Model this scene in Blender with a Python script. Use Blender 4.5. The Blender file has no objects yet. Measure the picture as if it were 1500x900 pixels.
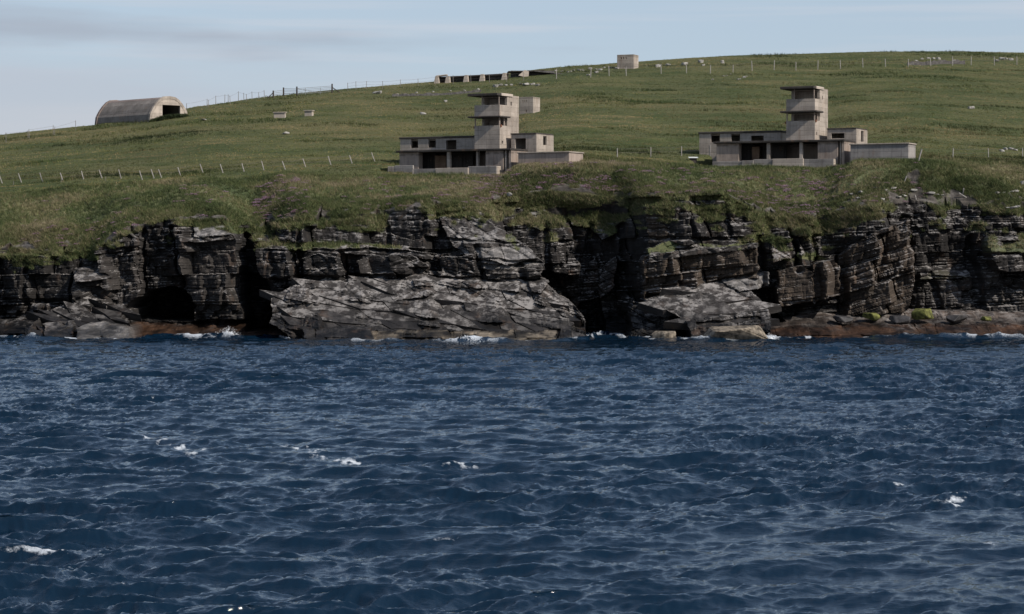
import bpy, bmesh, math, random
import numpy as np
from mathutils import Vector, Matrix

random.seed(7)
RNG = np.random.default_rng(11)
scene = bpy.context.scene
COL = scene.collection
R = math.radians

# ------------------------------------------------------------------ survey
# The place was surveyed from the photograph: F is the focal length in pixels of
# the 1500 px wide picture, the eye stands CH metres above the sea.
F, CX, HY, CH = 3540.0, 750.0, 363.0, 10.0


def at(px, py, d):
    return Vector(((px - CX) * d / F, d, CH + (HY - py) * d / F))


def zat(py, d):
    return CH + (HY - py) * d / F


# ------------------------------------------------------------------ noise
def _hash(ix, iy, seed):
    h = (ix.astype(np.int64) * 374761393 + iy.astype(np.int64) * 668265263 + seed * 1442695041) & 0xFFFFFFFF
    h = ((h ^ (h >> 13)) * 1274126177) & 0xFFFFFFFF
    h = ((h ^ (h >> 16)) * 2246822519) & 0xFFFFFFFF
    h = h ^ (h >> 15)
    return h.astype(np.float64) / 4294967295.0


def vnoise(x, y, seed=0):
    x = np.asarray(x, float); y = np.asarray(y, float)
    ix = np.floor(x); iy = np.floor(y)
    fx = x - ix; fy = y - iy
    fx = fx * fx * (3 - 2 * fx); fy = fy * fy * (3 - 2 * fy)
    ix = ix.astype(np.int64); iy = iy.astype(np.int64)
    a = _hash(ix, iy, seed); b = _hash(ix + 1, iy, seed)
    c = _hash(ix, iy + 1, seed); d = _hash(ix + 1, iy + 1, seed)
    return (a + (b - a) * fx) * (1 - fy) + (c + (d - c) * fx) * fy - 0.5


def fbm(x, y, seed=0, octv=4, gain=0.5):
    s = 0; a = 1.0; f = 1.0
    for k in range(octv):
        s = s + a * vnoise(x * f + 17.3 * k, y * f - 9.1 * k, seed + k * 31)
        a *= gain; f *= 2.03
    return s


def h1(i, seed):
    i = np.asarray(i)
    return _hash(i, i * 0 + 3, seed)


def sstep(a, b, x):
    t = np.clip((x - a) / (b - a), 0, 1)
    return t * t * (3 - 2 * t)


# ------------------------------------------------------------------ mesh helpers
def link(name, me, mat=None, parent=None):
    o = bpy.data.objects.new(name, me)
    COL.objects.link(o)
    if mat is not None:
        me.materials.append(mat)
    if parent is not None:
        o.parent = parent
    return o


def np_mesh(name, verts, faces, mat, smooth=True, colors=None, floats=None, parent=None):
    """verts (N,3), faces (M,k) with one k"""
    me = bpy.data.meshes.new(name)
    verts = np.ascontiguousarray(verts, dtype=np.float32)
    faces = np.ascontiguousarray(faces, dtype=np.int32)
    n, k = faces.shape
    me.vertices.add(len(verts)); me.vertices.foreach_set('co', verts.ravel())
    me.loops.add(n * k); me.loops.foreach_set('vertex_index', faces.ravel())
    me.polygons.add(n)
    me.polygons.foreach_set('loop_start', np.arange(0, n * k, k, dtype=np.int32))
    me.polygons.foreach_set('loop_total', np.full(n, k, dtype=np.int32))
    me.polygons.foreach_set('use_smooth', np.full(n, smooth, dtype=bool))
    for nm, c in (colors or {}).items():
        at_ = me.attributes.new(nm, 'FLOAT_COLOR', 'POINT')
        c4 = np.ones((len(verts), 4), dtype=np.float32); c4[:, :3] = c
        at_.data.foreach_set('color', c4.ravel())
    for nm, c in (floats or {}).items():
        at_ = me.attributes.new(nm, 'FLOAT', 'POINT')
        at_.data.foreach_set('value', np.ascontiguousarray(c, dtype=np.float32).ravel())
    me.update(); me.validate()
    return link(name, me, mat, parent)


def grid_faces(nr, nc):
    i = np.arange(nr - 1)[:, None] * nc + np.arange(nc - 1)[None, :]
    return np.stack([i, i + 1, i + nc + 1, i + nc], -1).reshape(-1, 4)


def tag(o, label=None, cat=None, group=None, kind=None):
    if label: o['label'] = label
    if cat: o['category'] = cat
    if group: o['group'] = group
    if kind: o['kind'] = kind
    return o


def thing(name, label, cat, loc=(0, 0, 0), rz=0.0, group=None):
    o = bpy.data.objects.new(name, None)
    COL.objects.link(o)
    o.location = loc; o.rotation_euler = (0, 0, rz); o.empty_display_size = 0.5
    return tag(o, label, cat, group)


def boxes_mesh(name, solids, holes=(), mat=None, parent=None, bevel=0.03):
    """One clean shell round the union of axis-aligned boxes (x0,x1,y0,y1,z0,z1) minus the holes."""
    allb = list(solids) + list(holes)
    cs = []
    for a in range(3):
        v = sorted({round(b[2 * a], 4) for b in allb} | {round(b[2 * a + 1], 4) for b in allb})
        cs.append(v)
    nx, ny, nz = (len(c) - 1 for c in cs)
    occ = np.zeros((nx + 2, ny + 2, nz + 2), bool)
    mid = [[(c[i] + c[i + 1]) / 2 for i in range(len(c) - 1)] for c in cs]
    mx, my, mz = np.meshgrid(mid[0], mid[1], mid[2], indexing='ij')
    o = np.zeros((nx, ny, nz), bool)
    for b in solids:
        o |= (mx > b[0]) & (mx < b[1]) & (my > b[2]) & (my < b[3]) & (mz > b[4]) & (mz < b[5])
    for b in holes:
        o &= ~((mx > b[0]) & (mx < b[1]) & (my > b[2]) & (my < b[3]) & (mz > b[4]) & (mz < b[5]))
    occ[1:-1, 1:-1, 1:-1] = o
    vid = {}; verts = []; faces = []

    def V(i, j, k):
        if (i, j, k) not in vid:
            vid[(i, j, k)] = len(verts); verts.append((cs[0][i], cs[1][j], cs[2][k]))
        return vid[(i, j, k)]
    for i, j, k in zip(*np.nonzero(o)):
        i, j, k = int(i), int(j), int(k)
        I, J, K = i + 1, j + 1, k + 1
        if not occ[I + 1, J, K]: faces.append((V(i+1, j, k), V(i+1, j+1, k), V(i+1, j+1, k+1), V(i+1, j, k+1)))
        if not occ[I - 1, J, K]: faces.append((V(i, j, k), V(i, j, k+1), V(i, j+1, k+1), V(i, j+1, k)))
        if not occ[I, J + 1, K]: faces.append((V(i, j+1, k), V(i, j+1, k+1), V(i+1, j+1, k+1), V(i+1, j+1, k)))
        if not occ[I, J - 1, K]: faces.append((V(i, j, k), V(i+1, j, k), V(i+1, j, k+1), V(i, j, k+1)))
        if not occ[I, J, K + 1]: faces.append((V(i, j, k+1), V(i+1, j, k+1), V(i+1, j+1, k+1), V(i, j+1, k+1)))
        if not occ[I, J, K - 1]: faces.append((V(i, j, k), V(i, j+1, k), V(i+1, j+1, k), V(i+1, j, k)))
    me = bpy.data.meshes.new(name)
    me.from_pydata(verts, [], faces); me.update()
    ob = link(name, me, mat, parent)
    if bevel:
        m = ob.modifiers.new('worn_edges', 'BEVEL'); m.width = bevel; m.segments = 1; m.limit_method = 'ANGLE'
    return ob


# ------------------------------------------------------------------ node helpers
class NT:
    def __init__(s, name):
        s.m = bpy.data.materials.new(name); s.m.use_nodes = True
        s.t = s.m.node_tree; s.t.nodes.clear()
        s.out = s.n('ShaderNodeOutputMaterial')

    def n(s, typ, **kw):
        nd = s.t.nodes.new(typ)
        for k, v in kw.items(): setattr(nd, k, v)
        return nd

    def l(s, a, b): s.t.links.new(a, b)

    def val(s, x, sock):
        if isinstance(x, bpy.types.NodeSocket): s.l(x, sock)
        else: sock.default_value = x

    def noise(s, vec, scale, detail=4, rough=0.55, out='Fac'):
        nd = s.n('ShaderNodeTexNoise'); s.l(vec, nd.inputs['Vector'])
        nd.inputs['Scale'].default_value = scale; nd.inputs['Detail'].default_value = detail
        nd.inputs['Roughness'].default_value = rough
        return nd.outputs[out]

    def mapping(s, vec, sc=(1, 1, 1), rot=(0, 0, 0)):
        nd = s.n('ShaderNodeMapping'); s.l(vec, nd.inputs['Vector'])
        nd.inputs['Scale'].default_value = sc; nd.inputs['Rotation'].default_value = rot
        return nd.outputs[0]

    def ramp(s, fac, a, b, ca=0.0, cb=1.0):
        nd = s.n('ShaderNodeMapRange'); s.l(fac, nd.inputs['Value'])
        nd.inputs['From Min'].default_value = a; nd.inputs['From Max'].default_value = b
        nd.inputs['To Min'].default_value = ca; nd.inputs['To Max'].default_value = cb
        nd.interpolation_type = 'SMOOTHSTEP'
        return nd.outputs[0]

    def mix(s, f, a, b, blend='MIX'):
        nd = s.n('ShaderNodeMix', data_type='RGBA', blend_type=blend)
        s.val(f, nd.inputs[0])
        for x, i in ((a, 6), (b, 7)):
            if isinstance(x, bpy.types.NodeSocket): s.l(x, nd.inputs[i])
            else: nd.inputs[i].default_value = (*x, 1) if len(x) == 3 else x
        return nd.outputs[2]

    def math(s, op, a, b=0.0):
        nd = s.n('ShaderNodeMath', operation=op)
        s.val(a, nd.inputs[0]); s.val(b, nd.inputs[1])
        return nd.outputs[0]

    def scale_col(s, col, fac):
        nd = s.n('ShaderNodeVectorMath', operation='SCALE')
        s.val(col, nd.inputs[0]); s.val(fac, nd.inputs['Scale'])
        return nd.outputs[0]

    def bump(s, h, strength, dist, normal=None):
        nd = s.n('ShaderNodeBump'); s.l(h, nd.inputs['Height'])
        nd.inputs['Strength'].default_value = strength; nd.inputs['Distance'].default_value = dist
        if normal is not None: s.l(normal, nd.inputs['Normal'])
        return nd.outputs[0]

    def bsdf(s, col, rough=0.85, normal=None, spec=0.3):
        nd = s.n('ShaderNodeBsdfPrincipled')
        s.val(col if isinstance(col, bpy.types.NodeSocket) else (*col, 1), nd.inputs['Base Color'])
        s.val(rough, nd.inputs['Roughness'])
        nd.inputs['Specular IOR Level'].default_value = spec
        if normal is not None: s.l(normal, nd.inputs['Normal'])
        return nd

    def done(s, sh):
        s.l(sh.outputs[0] if hasattr(sh, 'outputs') else sh, s.out.inputs['Surface'])
        return s.m

    def attr(s, nm, out='Color'):
        nd = s.n('ShaderNodeAttribute'); nd.attribute_name = nm
        return nd.outputs[out]

    def pos(s): return s.n('ShaderNodeNewGeometry').outputs['Position']

    def obj(s): return s.n('ShaderNodeTexCoord').outputs['Object']


def mat_concrete(name, col, stain=0.8, streak=0.42, warm=(1.05, 1.0, 0.92), lift=0.6):
    t = NT(name); p = t.obj()
    big = t.noise(p, 0.45, 5, 0.6)
    c = t.scale_col((*col,), t.ramp(big, 0.3, 0.72, 1 - 0.35 * stain, 1.12))
    # lifts of the shuttering: thin dark joints about every half metre
    sep = t.n('ShaderNodeSeparateXYZ'); t.l(p, sep.inputs[0])
    wob = t.noise(p, 0.8, 2)
    zz = t.math('ADD', sep.outputs[2], t.math('MULTIPLY', wob, 0.05))
    fr = t.math('FRACT', t.math('DIVIDE', zz, lift))
    joint = t.ramp(t.math('ABSOLUTE', t.math('SUBTRACT', fr, 0.5)), 0.42, 0.5)
    brk = t.ramp(t.noise(p, 1.3, 3), 0.4, 0.6)
    c = t.mix(t.math('MULTIPLY', t.math('MULTIPLY', joint, brk), 0.7), c, (col[0] * .35, col[1] * .33, col[2] * .31))
    layer = t.math('FLOOR', t.math('DIVIDE', zz, lift))
    wn = t.n('ShaderNodeTexWhiteNoise', noise_dimensions='1D'); t.l(layer, wn.inputs['W'])
    c = t.scale_col(c, t.ramp(wn.outputs[0], 0, 1, 0.86, 1.08))
    # run-off streaks and rust
    st = t.noise(t.mapping(p, (2.2, 2.2, 0.16)), 1.6, 5, 0.65)
    c = t.mix(t.math('MULTIPLY', t.ramp(st, 0.46, 0.7), streak), c, (col[0] * .3, col[1] * .28, col[2] * .26))
    ru = t.noise(t.mapping(p, (1.0, 1.0, 0.3)), 1.1, 4)
    c = t.mix(t.math('MULTIPLY', t.ramp(ru, 0.58, 0.78), 0.45), c, (0.2, 0.12, 0.075))
    li = t.noise(p, 5.5, 4, 0.7)
    c = t.mix(t.math('MULTIPLY', t.ramp(li, 0.62, 0.72), 0.5), c, (0.42, 0.4, 0.34))
    fine = t.noise(p, 14, 4, 0.7)
    c = t.scale_col(c, t.ramp(fine, 0.2, 0.8, 0.84, 1.12))
    n = t.bump(t.math('ADD', fine, t.math('MULTIPLY', joint, -0.8)), 0.5, 0.03)
    return t.done(t.bsdf(c, 0.92, n, 0.2))


M_CONC = mat_concrete('weathered_concrete', (0.375, 0.318, 0.265))
M_CONC_B = mat_concrete('grey_shaded_concrete', (0.265, 0.24, 0.22), streak=0.35)  # darker copy putting parapet shade into the colour; grey bunker too
M_CONC_P = mat_concrete('pale_and_sunlit_concrete', (0.42, 0.355, 0.295), stain=0.4, streak=0.2)  # pale concrete; on parapets and slab ends it paints sunlight
M_CONC_D = mat_concrete('stained_concrete', (0.33, 0.265, 0.22), stain=0.7, streak=0.38, lift=3.0)
M_ROOF = mat_concrete('tarred_roof_edge', (0.06, 0.052, 0.046), stain=0.8, streak=0.4, lift=2.0)
M_INNER = mat_concrete('dark_plaster', (0.06, 0.052, 0.047), stain=0.8, streak=0.7, lift=3.0)  # near-black tone for inner partitions, floors and back walls
M_BRICK = mat_concrete('bare_brown_plaster', (0.24, 0.16, 0.11), stain=0.8, streak=0.5, lift=0.3)
M_VAULT = mat_concrete('vault_concrete', (0.23, 0.2, 0.175), stain=0.9, streak=0.35, lift=1.4)
M_VAULTR = mat_concrete('vault_roof_red_tinge', (0.225, 0.178, 0.155), stain=0.9, streak=0.35, lift=1.4)


def mat_simple(name, col, rough=0.8, var=0.4, sc=6.0):
    t = NT(name); p = t.obj()
    f = t.noise(p, sc, 4, 0.65)
    c = t.scale_col((*col,), t.ramp(f, 0.25, 0.75, 1 - var, 1 + var * 0.6))
    return t.done(t.bsdf(c, rough, t.bump(f, 0.4, 0.02), 0.25))


M_POSTW = mat_simple('bleached_post', (0.33, 0.3, 0.275))
M_POSTG = mat_simple('grey_timber_post', (0.2, 0.18, 0.16))
M_POSTD = mat_simple('dark_timber_post', (0.055, 0.045, 0.04))
M_WIRE = mat_simple('rusty_wire', (0.12, 0.1, 0.09), 0.6)
M_METAL = mat_simple('galvanised_bar', (0.22, 0.22, 0.22), 0.5)
M_WHITE = mat_simple('white_board', (0.62, 0.62, 0.6), 0.7, 0.25, 2.0)
M_RUST = mat_simple('rusted_iron', (0.16, 0.06, 0.03), 0.9)
M_STONE = mat_simple('lichened_stone', (0.3, 0.28, 0.25), 0.9, 0.6, 4.0)
M_STONED = mat_simple('dark_stone', (0.1, 0.092, 0.085), 0.9, 0.6, 3.0)
M_SPRAY = mat_simple('spray_white', (0.8, 0.82, 0.84), 0.6, 0.1)


def mat_vcol(name, attr, rough=0.8, trans=0.0):
    t = NT(name); c = t.attr(attr)
    b = t.bsdf(c, rough, None, 0.15)
    if trans:
        tr = t.n('ShaderNodeBsdfTranslucent'); t.l(c, tr.inputs[0])
        mx = t.n('ShaderNodeMixShader'); mx.inputs[0].default_value = trans
        t.l(b.outputs[0], mx.inputs[1]); t.l(tr.outputs[0], mx.inputs[2])
        return t.done(mx.outputs[0])
    return t.done(b)


M_BLADE = mat_vcol('grass_blades', 'tint', 0.75, 0.25)
M_THRIFT = mat_vcol('thrift_heads', 'tint', 0.9, 0.15)


def grass_colour(t, p):
    a = t.noise(t.mapping(p, (0.55, 0.9, 1.0)), 0.16, 6, 0.62)
    b = t.noise(t.mapping(p, (0.35, 1.0, 1.0)), 0.9, 5, 0.65)
    f = t.noise(p, 5.0, 4, 0.7)
    c = t.mix(t.ramp(a, 0.34, 0.66), (0.054, 0.068, 0.027), (0.10, 0.10, 0.045))
    c = t.mix(t.math('MULTIPLY', t.ramp(b, 0.5, 0.75), 0.55), c, (0.125, 0.098, 0.052))
    c = t.mix(t.math('MULTIPLY', t.ramp(b, 0.44, 0.28), 0.7), c, (0.03, 0.038, 0.016))
    w = t.noise(t.mapping(p, (0.4, 1.0, 1.0)), 0.055, 4, 0.6)
    c = t.mix(t.math('MULTIPLY', t.ramp(w, 0.5, 0.68), 0.5), c, (0.145, 0.122, 0.06))
    c = t.mix(t.math('MULTIPLY', t.ramp(w, 0.48, 0.3), 0.45), c, (0.045, 0.062, 0.026))
    c = t.scale_col(c, t.ramp(f, 0.2, 0.8, 0.68, 1.5))
    return c, f, b


def mat_grass():
    t = NT('meadow_turf'); p = t.pos()
    c, f, b = grass_colour(t, p)
    n = t.bump(t.math('ADD', f, b), 0.9, 0.25)
    return t.done(t.bsdf(c, 0.95, n, 0.1))


def mat_cliff():
    t = NT('flagstone_cliff'); p = t.pos()
    tint = t.attr('tint'); g = t.attr('grass', 'Fac'); dip = t.attr('bed', 'Fac'); wet = t.attr('wet', 'Fac')
    sep = t.n('ShaderNodeSeparateXYZ'); t.l(p, sep.inputs[0])
    # bedding coordinate: thin laminae follow the dip stored on the rock
    cmb = t.n('ShaderNodeCombineXYZ')
    t.l(t.math('MULTIPLY', sep.outputs[0], 0.12), cmb.inputs[0])
    t.l(t.math('MULTIPLY', sep.outputs[1], 0.12), cmb.inputs[1]); t.l(t.math('MULTIPLY', dip, 1.7), cmb.inputs[2])
    bed = t.noise(cmb.outputs[0], 2.4, 5, 0.62)
    big = t.noise(p, 0.35, 5, 0.6)
    fine = t.noise(p, 6.0, 5, 0.72)
    c = t.scale_col(tint, t.ramp(bed, 0.3, 0.7, 0.62, 1.4))
    c = t.scale_col(c, t.ramp(big, 0.3, 0.7, 0.65, 1.35))
    c = t.scale_col(c, t.ramp(fine, 0.25, 0.75, 0.7, 1.3))
    # rust staining; pale lichen patches that also paint up-facing tops as if sunlit
    ru = t.noise(t.mapping(p, (1, 1, 0.5)), 0.55, 4)
    c = t.mix(t.math('MULTIPLY', t.ramp(ru, 0.57, 0.75), 0.35), c, (0.11, 0.065, 0.04))
    li = t.noise(p, 0.9, 6, 0.68)
    geo = t.n('ShaderNodeNewGeometry'); sn = t.n('ShaderNodeSeparateXYZ'); t.l(geo.outputs['Normal'], sn.inputs[0])
    up = t.ramp(sn.outputs[2], 0.5, 0.9)
    lm = t.math('MULTIPLY', t.math('MULTIPLY', t.ramp(li, 0.45, 0.6), t.math('ADD', t.math('MULTIPLY', up, 0.75), 0.02)), t.math('SUBTRACT', 1.0, wet))
    c = t.mix(lm, c, (0.31, 0.285, 0.265))
    gc, gf, gb = grass_colour(t, p)
    c = t.mix(g, c, gc)
    hb = t.math('ADD', t.math('MULTIPLY', bed, .8), t.math('ADD', t.math('MULTIPLY', fine, 0.5), t.math('MULTIPLY', li, 0.5)))
    n = t.bump(hb, 0.7, 0.1)
    rough = t.math('SUBTRACT', 0.92, t.math('MULTIPLY', wet, 0.42))
    return t.done(t.bsdf(c, rough, n, 0.25))


M_TURF = mat_grass()
M_CLIFF = mat_cliff()

# ------------------------------------------------------------------ land form
PXR = [-700, -300, 0, 60, 130, 180, 205, 250, 330, 346, 372, 400, 470, 560, 650, 700, 740, 800, 850, 900, 950, 1000, 1060, 1110, 1150, 1200, 1235, 1262, 1300, 1340, 1420, 1500, 1800, 2300]
YRIM = [380, 372, 366, 370, 368, 345, 333, 321, 320, 328, 336, 324, 318, 312, 300, 302, 288, 282, 283, 289, 288, 287, 284, 306, 322, 318, 312, 306, 300, 298, 302, 306, 325, 335]
DRIM = [282.0, 282.0, 282.0, 281.0, 280.0, 279.0, 279.0, 279.0, 279.0, 283.0, 284.0, 281.0, 281.0, 281.0, 280.0, 282.0, 286.5, 288.5, 289, 288, 280.0, 279.5, 279.5, 280.0, 280.0, 281.0, 281.0, 281.0, 281.0, 286.0, 286.0, 285.0, 284.0, 284.0]
DBASE = [280.0, 280.0, 280.0, 279.0, 279.0, 279.0, 280.0, 279.0, 278.0, 282.0, 284.0, 278.0, 277.0, 277.0, 277.0, 277.0, 283, 288.5, 290, 289, 279.0, 277.0, 277.0, 279.0, 280.5, 281.0, 281.0, 279.0, 279.0, 285, 284.5, 282, 282.0, 282.0]
PXS = [-700, -300, 0, 130, 300, 420, 570, 640, 700, 745, 770, 850, 900, 950, 1040, 1130, 1215, 1250, 1340, 1400, 1500, 1900, 2300]
YSH = [310, 297, 285, 276, 264, 256, 259, 259.5, 256, 250, 240, 234, 237, 240, 245, 245.5, 243, 233, 229, 235, 241, 250, 260]
PXG = [-700, -300, 0, 70, 134, 200, 290, 400, 500, 640, 750, 850, 950, 1100, 1200, 1300, 1400, 1500, 1800, 2300]
YRG = [260, 228, 198, 190, 184, 175, 156, 142, 131, 119.5, 109, 101, 94, 83, 79, 76.5, 76, 77.5, 88, 110]
DRG = [390, 395, 400, 400, 402, 404, 412, 425, 432, 446, 455, 460, 470, 480, 486, 490, 495, 500, 500, 500]
D0 = 300.0

XC = np.concatenate([np.arange(-200, -66, 0.9), np.arange(-66, 66.001, 0.1), np.arange(66.9, 200, 0.9)])
NCZ = 200


def colpx(X, d=279.0):
    return CX + F * X / d


RIMD_RAW = np.interp(colpx(XC), PXR, DRIM)
RIMZ = CH + (HY - (np.interp(colpx(XC), PXR, YRIM) + 5.0 * fbm(XC / 2.2, XC * 0, 5, 4))) * RIMD_RAW / F

RAISE = []
PADS = []   # (ax, ay, ex, ey, x0, x1, y0, y1, z)


def terrain(X, d, drim=None):
    X = np.asarray(X, float); d = np.asarray(d, float)
    px = CX + F * X / d
    if drim is None:
        drim = np.interp(X, XC, RIMD_S)
    yr = np.interp(px, PXR, YRIM); ys = np.interp(px, PXS, YSH)
    yg = np.interp(px, PXG, YRG); dg = np.interp(px, PXG, DRG)
    tb = np.clip((d - drim) / (D0 - drim), 0, 1)
    ybank = yr + (ys - yr) * (0.25 * tb + 0.75 * tb ** 0.75)
    th = np.clip((d - D0) / (dg - D0), 0, 1)
    yhill = ys + (yg - ys) * (th * (1.32 - 0.32 * th))
    y = np.where(d < D0, ybank, yhill)
    z = CH + (HY - y) * np.minimum(d, dg) / F
    z = z - 0.02 * np.maximum(d - dg, 0)
    w = sstep(drim, drim + 3, d)
    und = 0.45 * fbm(X / 26, d / 9, 3, 3) + 0.32 * fbm(X / 9 + 4, d / 2.6, 8, 3)
    far = 1 - 0.75 * sstep(0.75, 1.0, th)
    z = z + und * w * far
    rough = sstep(D0 + 8, D0 - 6, d)
    z = z + rough * (0.75 * fbm(X / 3.4, d / 3.0, 21, 4) + 0.22 * fbm(X / .8, d / .9, 23, 3)) * (0.35 + 0.65 * w)
    # the grown-in gully above the dark cleft, with a raised lip on its right
    pxa = px
    gz = sstep(D0 + 3, D0 - 8, d)
    z = z - gz * 1.5 * np.exp(-((pxa - 375 + (d - 284) * 1.2) / 30) ** 2) * w
    z = z + gz * 0.9 * np.exp(-((pxa - 432 + (d - 284) * 1.0) / 26) ** 2) * w
    # a terraced step across the hill behind the towers
    z = z + 0.55 * sstep(0, 1.3, d - (331 + 4 * fbm(X / 17, X * 0, 40, 3) * 2)) * sstep(-15, 10, X) * sstep(60, 30, X)
    # broken turf steps on the rough bank above the cove and at the far right
    st = sstep(720, 760, pxa) * sstep(935, 900, pxa) + sstep(1180, 1240, pxa)
    k = (d - drim + 0.8 * fbm(X / 3, d / 4, 50, 3) * 2) / 2.1
    z = z + st * rough * 0.45 * ((np.floor(k) + sstep(0.0, 0.3, k - np.floor(k))) - k)
    for (ax, ay, ex, ey, x0, x1, y0, y1, pz) in RAISE:
        lx = (X - ax) * ex[0] + (d - ay) * ex[1]; ly = (X - ax) * ey[0] + (d - ay) * ey[1]
        m = sstep(x0 - 2.0, x0, lx) * sstep(x1 + 16, x1, lx) * sstep(y0 - 13, y0, ly) * sstep(y1 + 5, y1, ly) * sstep(drim, drim + 5.5, d)
        z = z * (1 - m) + np.maximum(z, pz + .15 * fbm(X / 3, d / 3, 300, 3)) * m
    for (ax, ay, ex, ey, x0, x1, y0, y1, pz) in PADS:
        lx = (X - ax) * ex[0] + (d - ay) * ex[1]; ly = (X - ax) * ey[0] + (d - ay) * ey[1]
        m = sstep(x0 - 0.7, x0, lx) * sstep(x1 + 0.7, x1, lx) * sstep(y0 - 0.7, y0, ly) * sstep(y1 + .7, y1, ly)
        z = z * (1 - m) + np.minimum(z, pz) * m
    return z


# ------------------------------------------------------------------ the cliff as a depth field over (x, z)
DARK = (0.0135, 0.0115, 0.0102); MID = (0.026, 0.0222, 0.0195); SLAB = (0.037, 0.0325, 0.0298); PALE = (0.095, 0.088, 0.082)
KELP = (0.068, 0.036, 0.021); OCH = (0.043, 0.032, 0.0235); BARN = (0.16, 0.13, 0.095); BLACK = (0.018, 0.017, 0.017)

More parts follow.
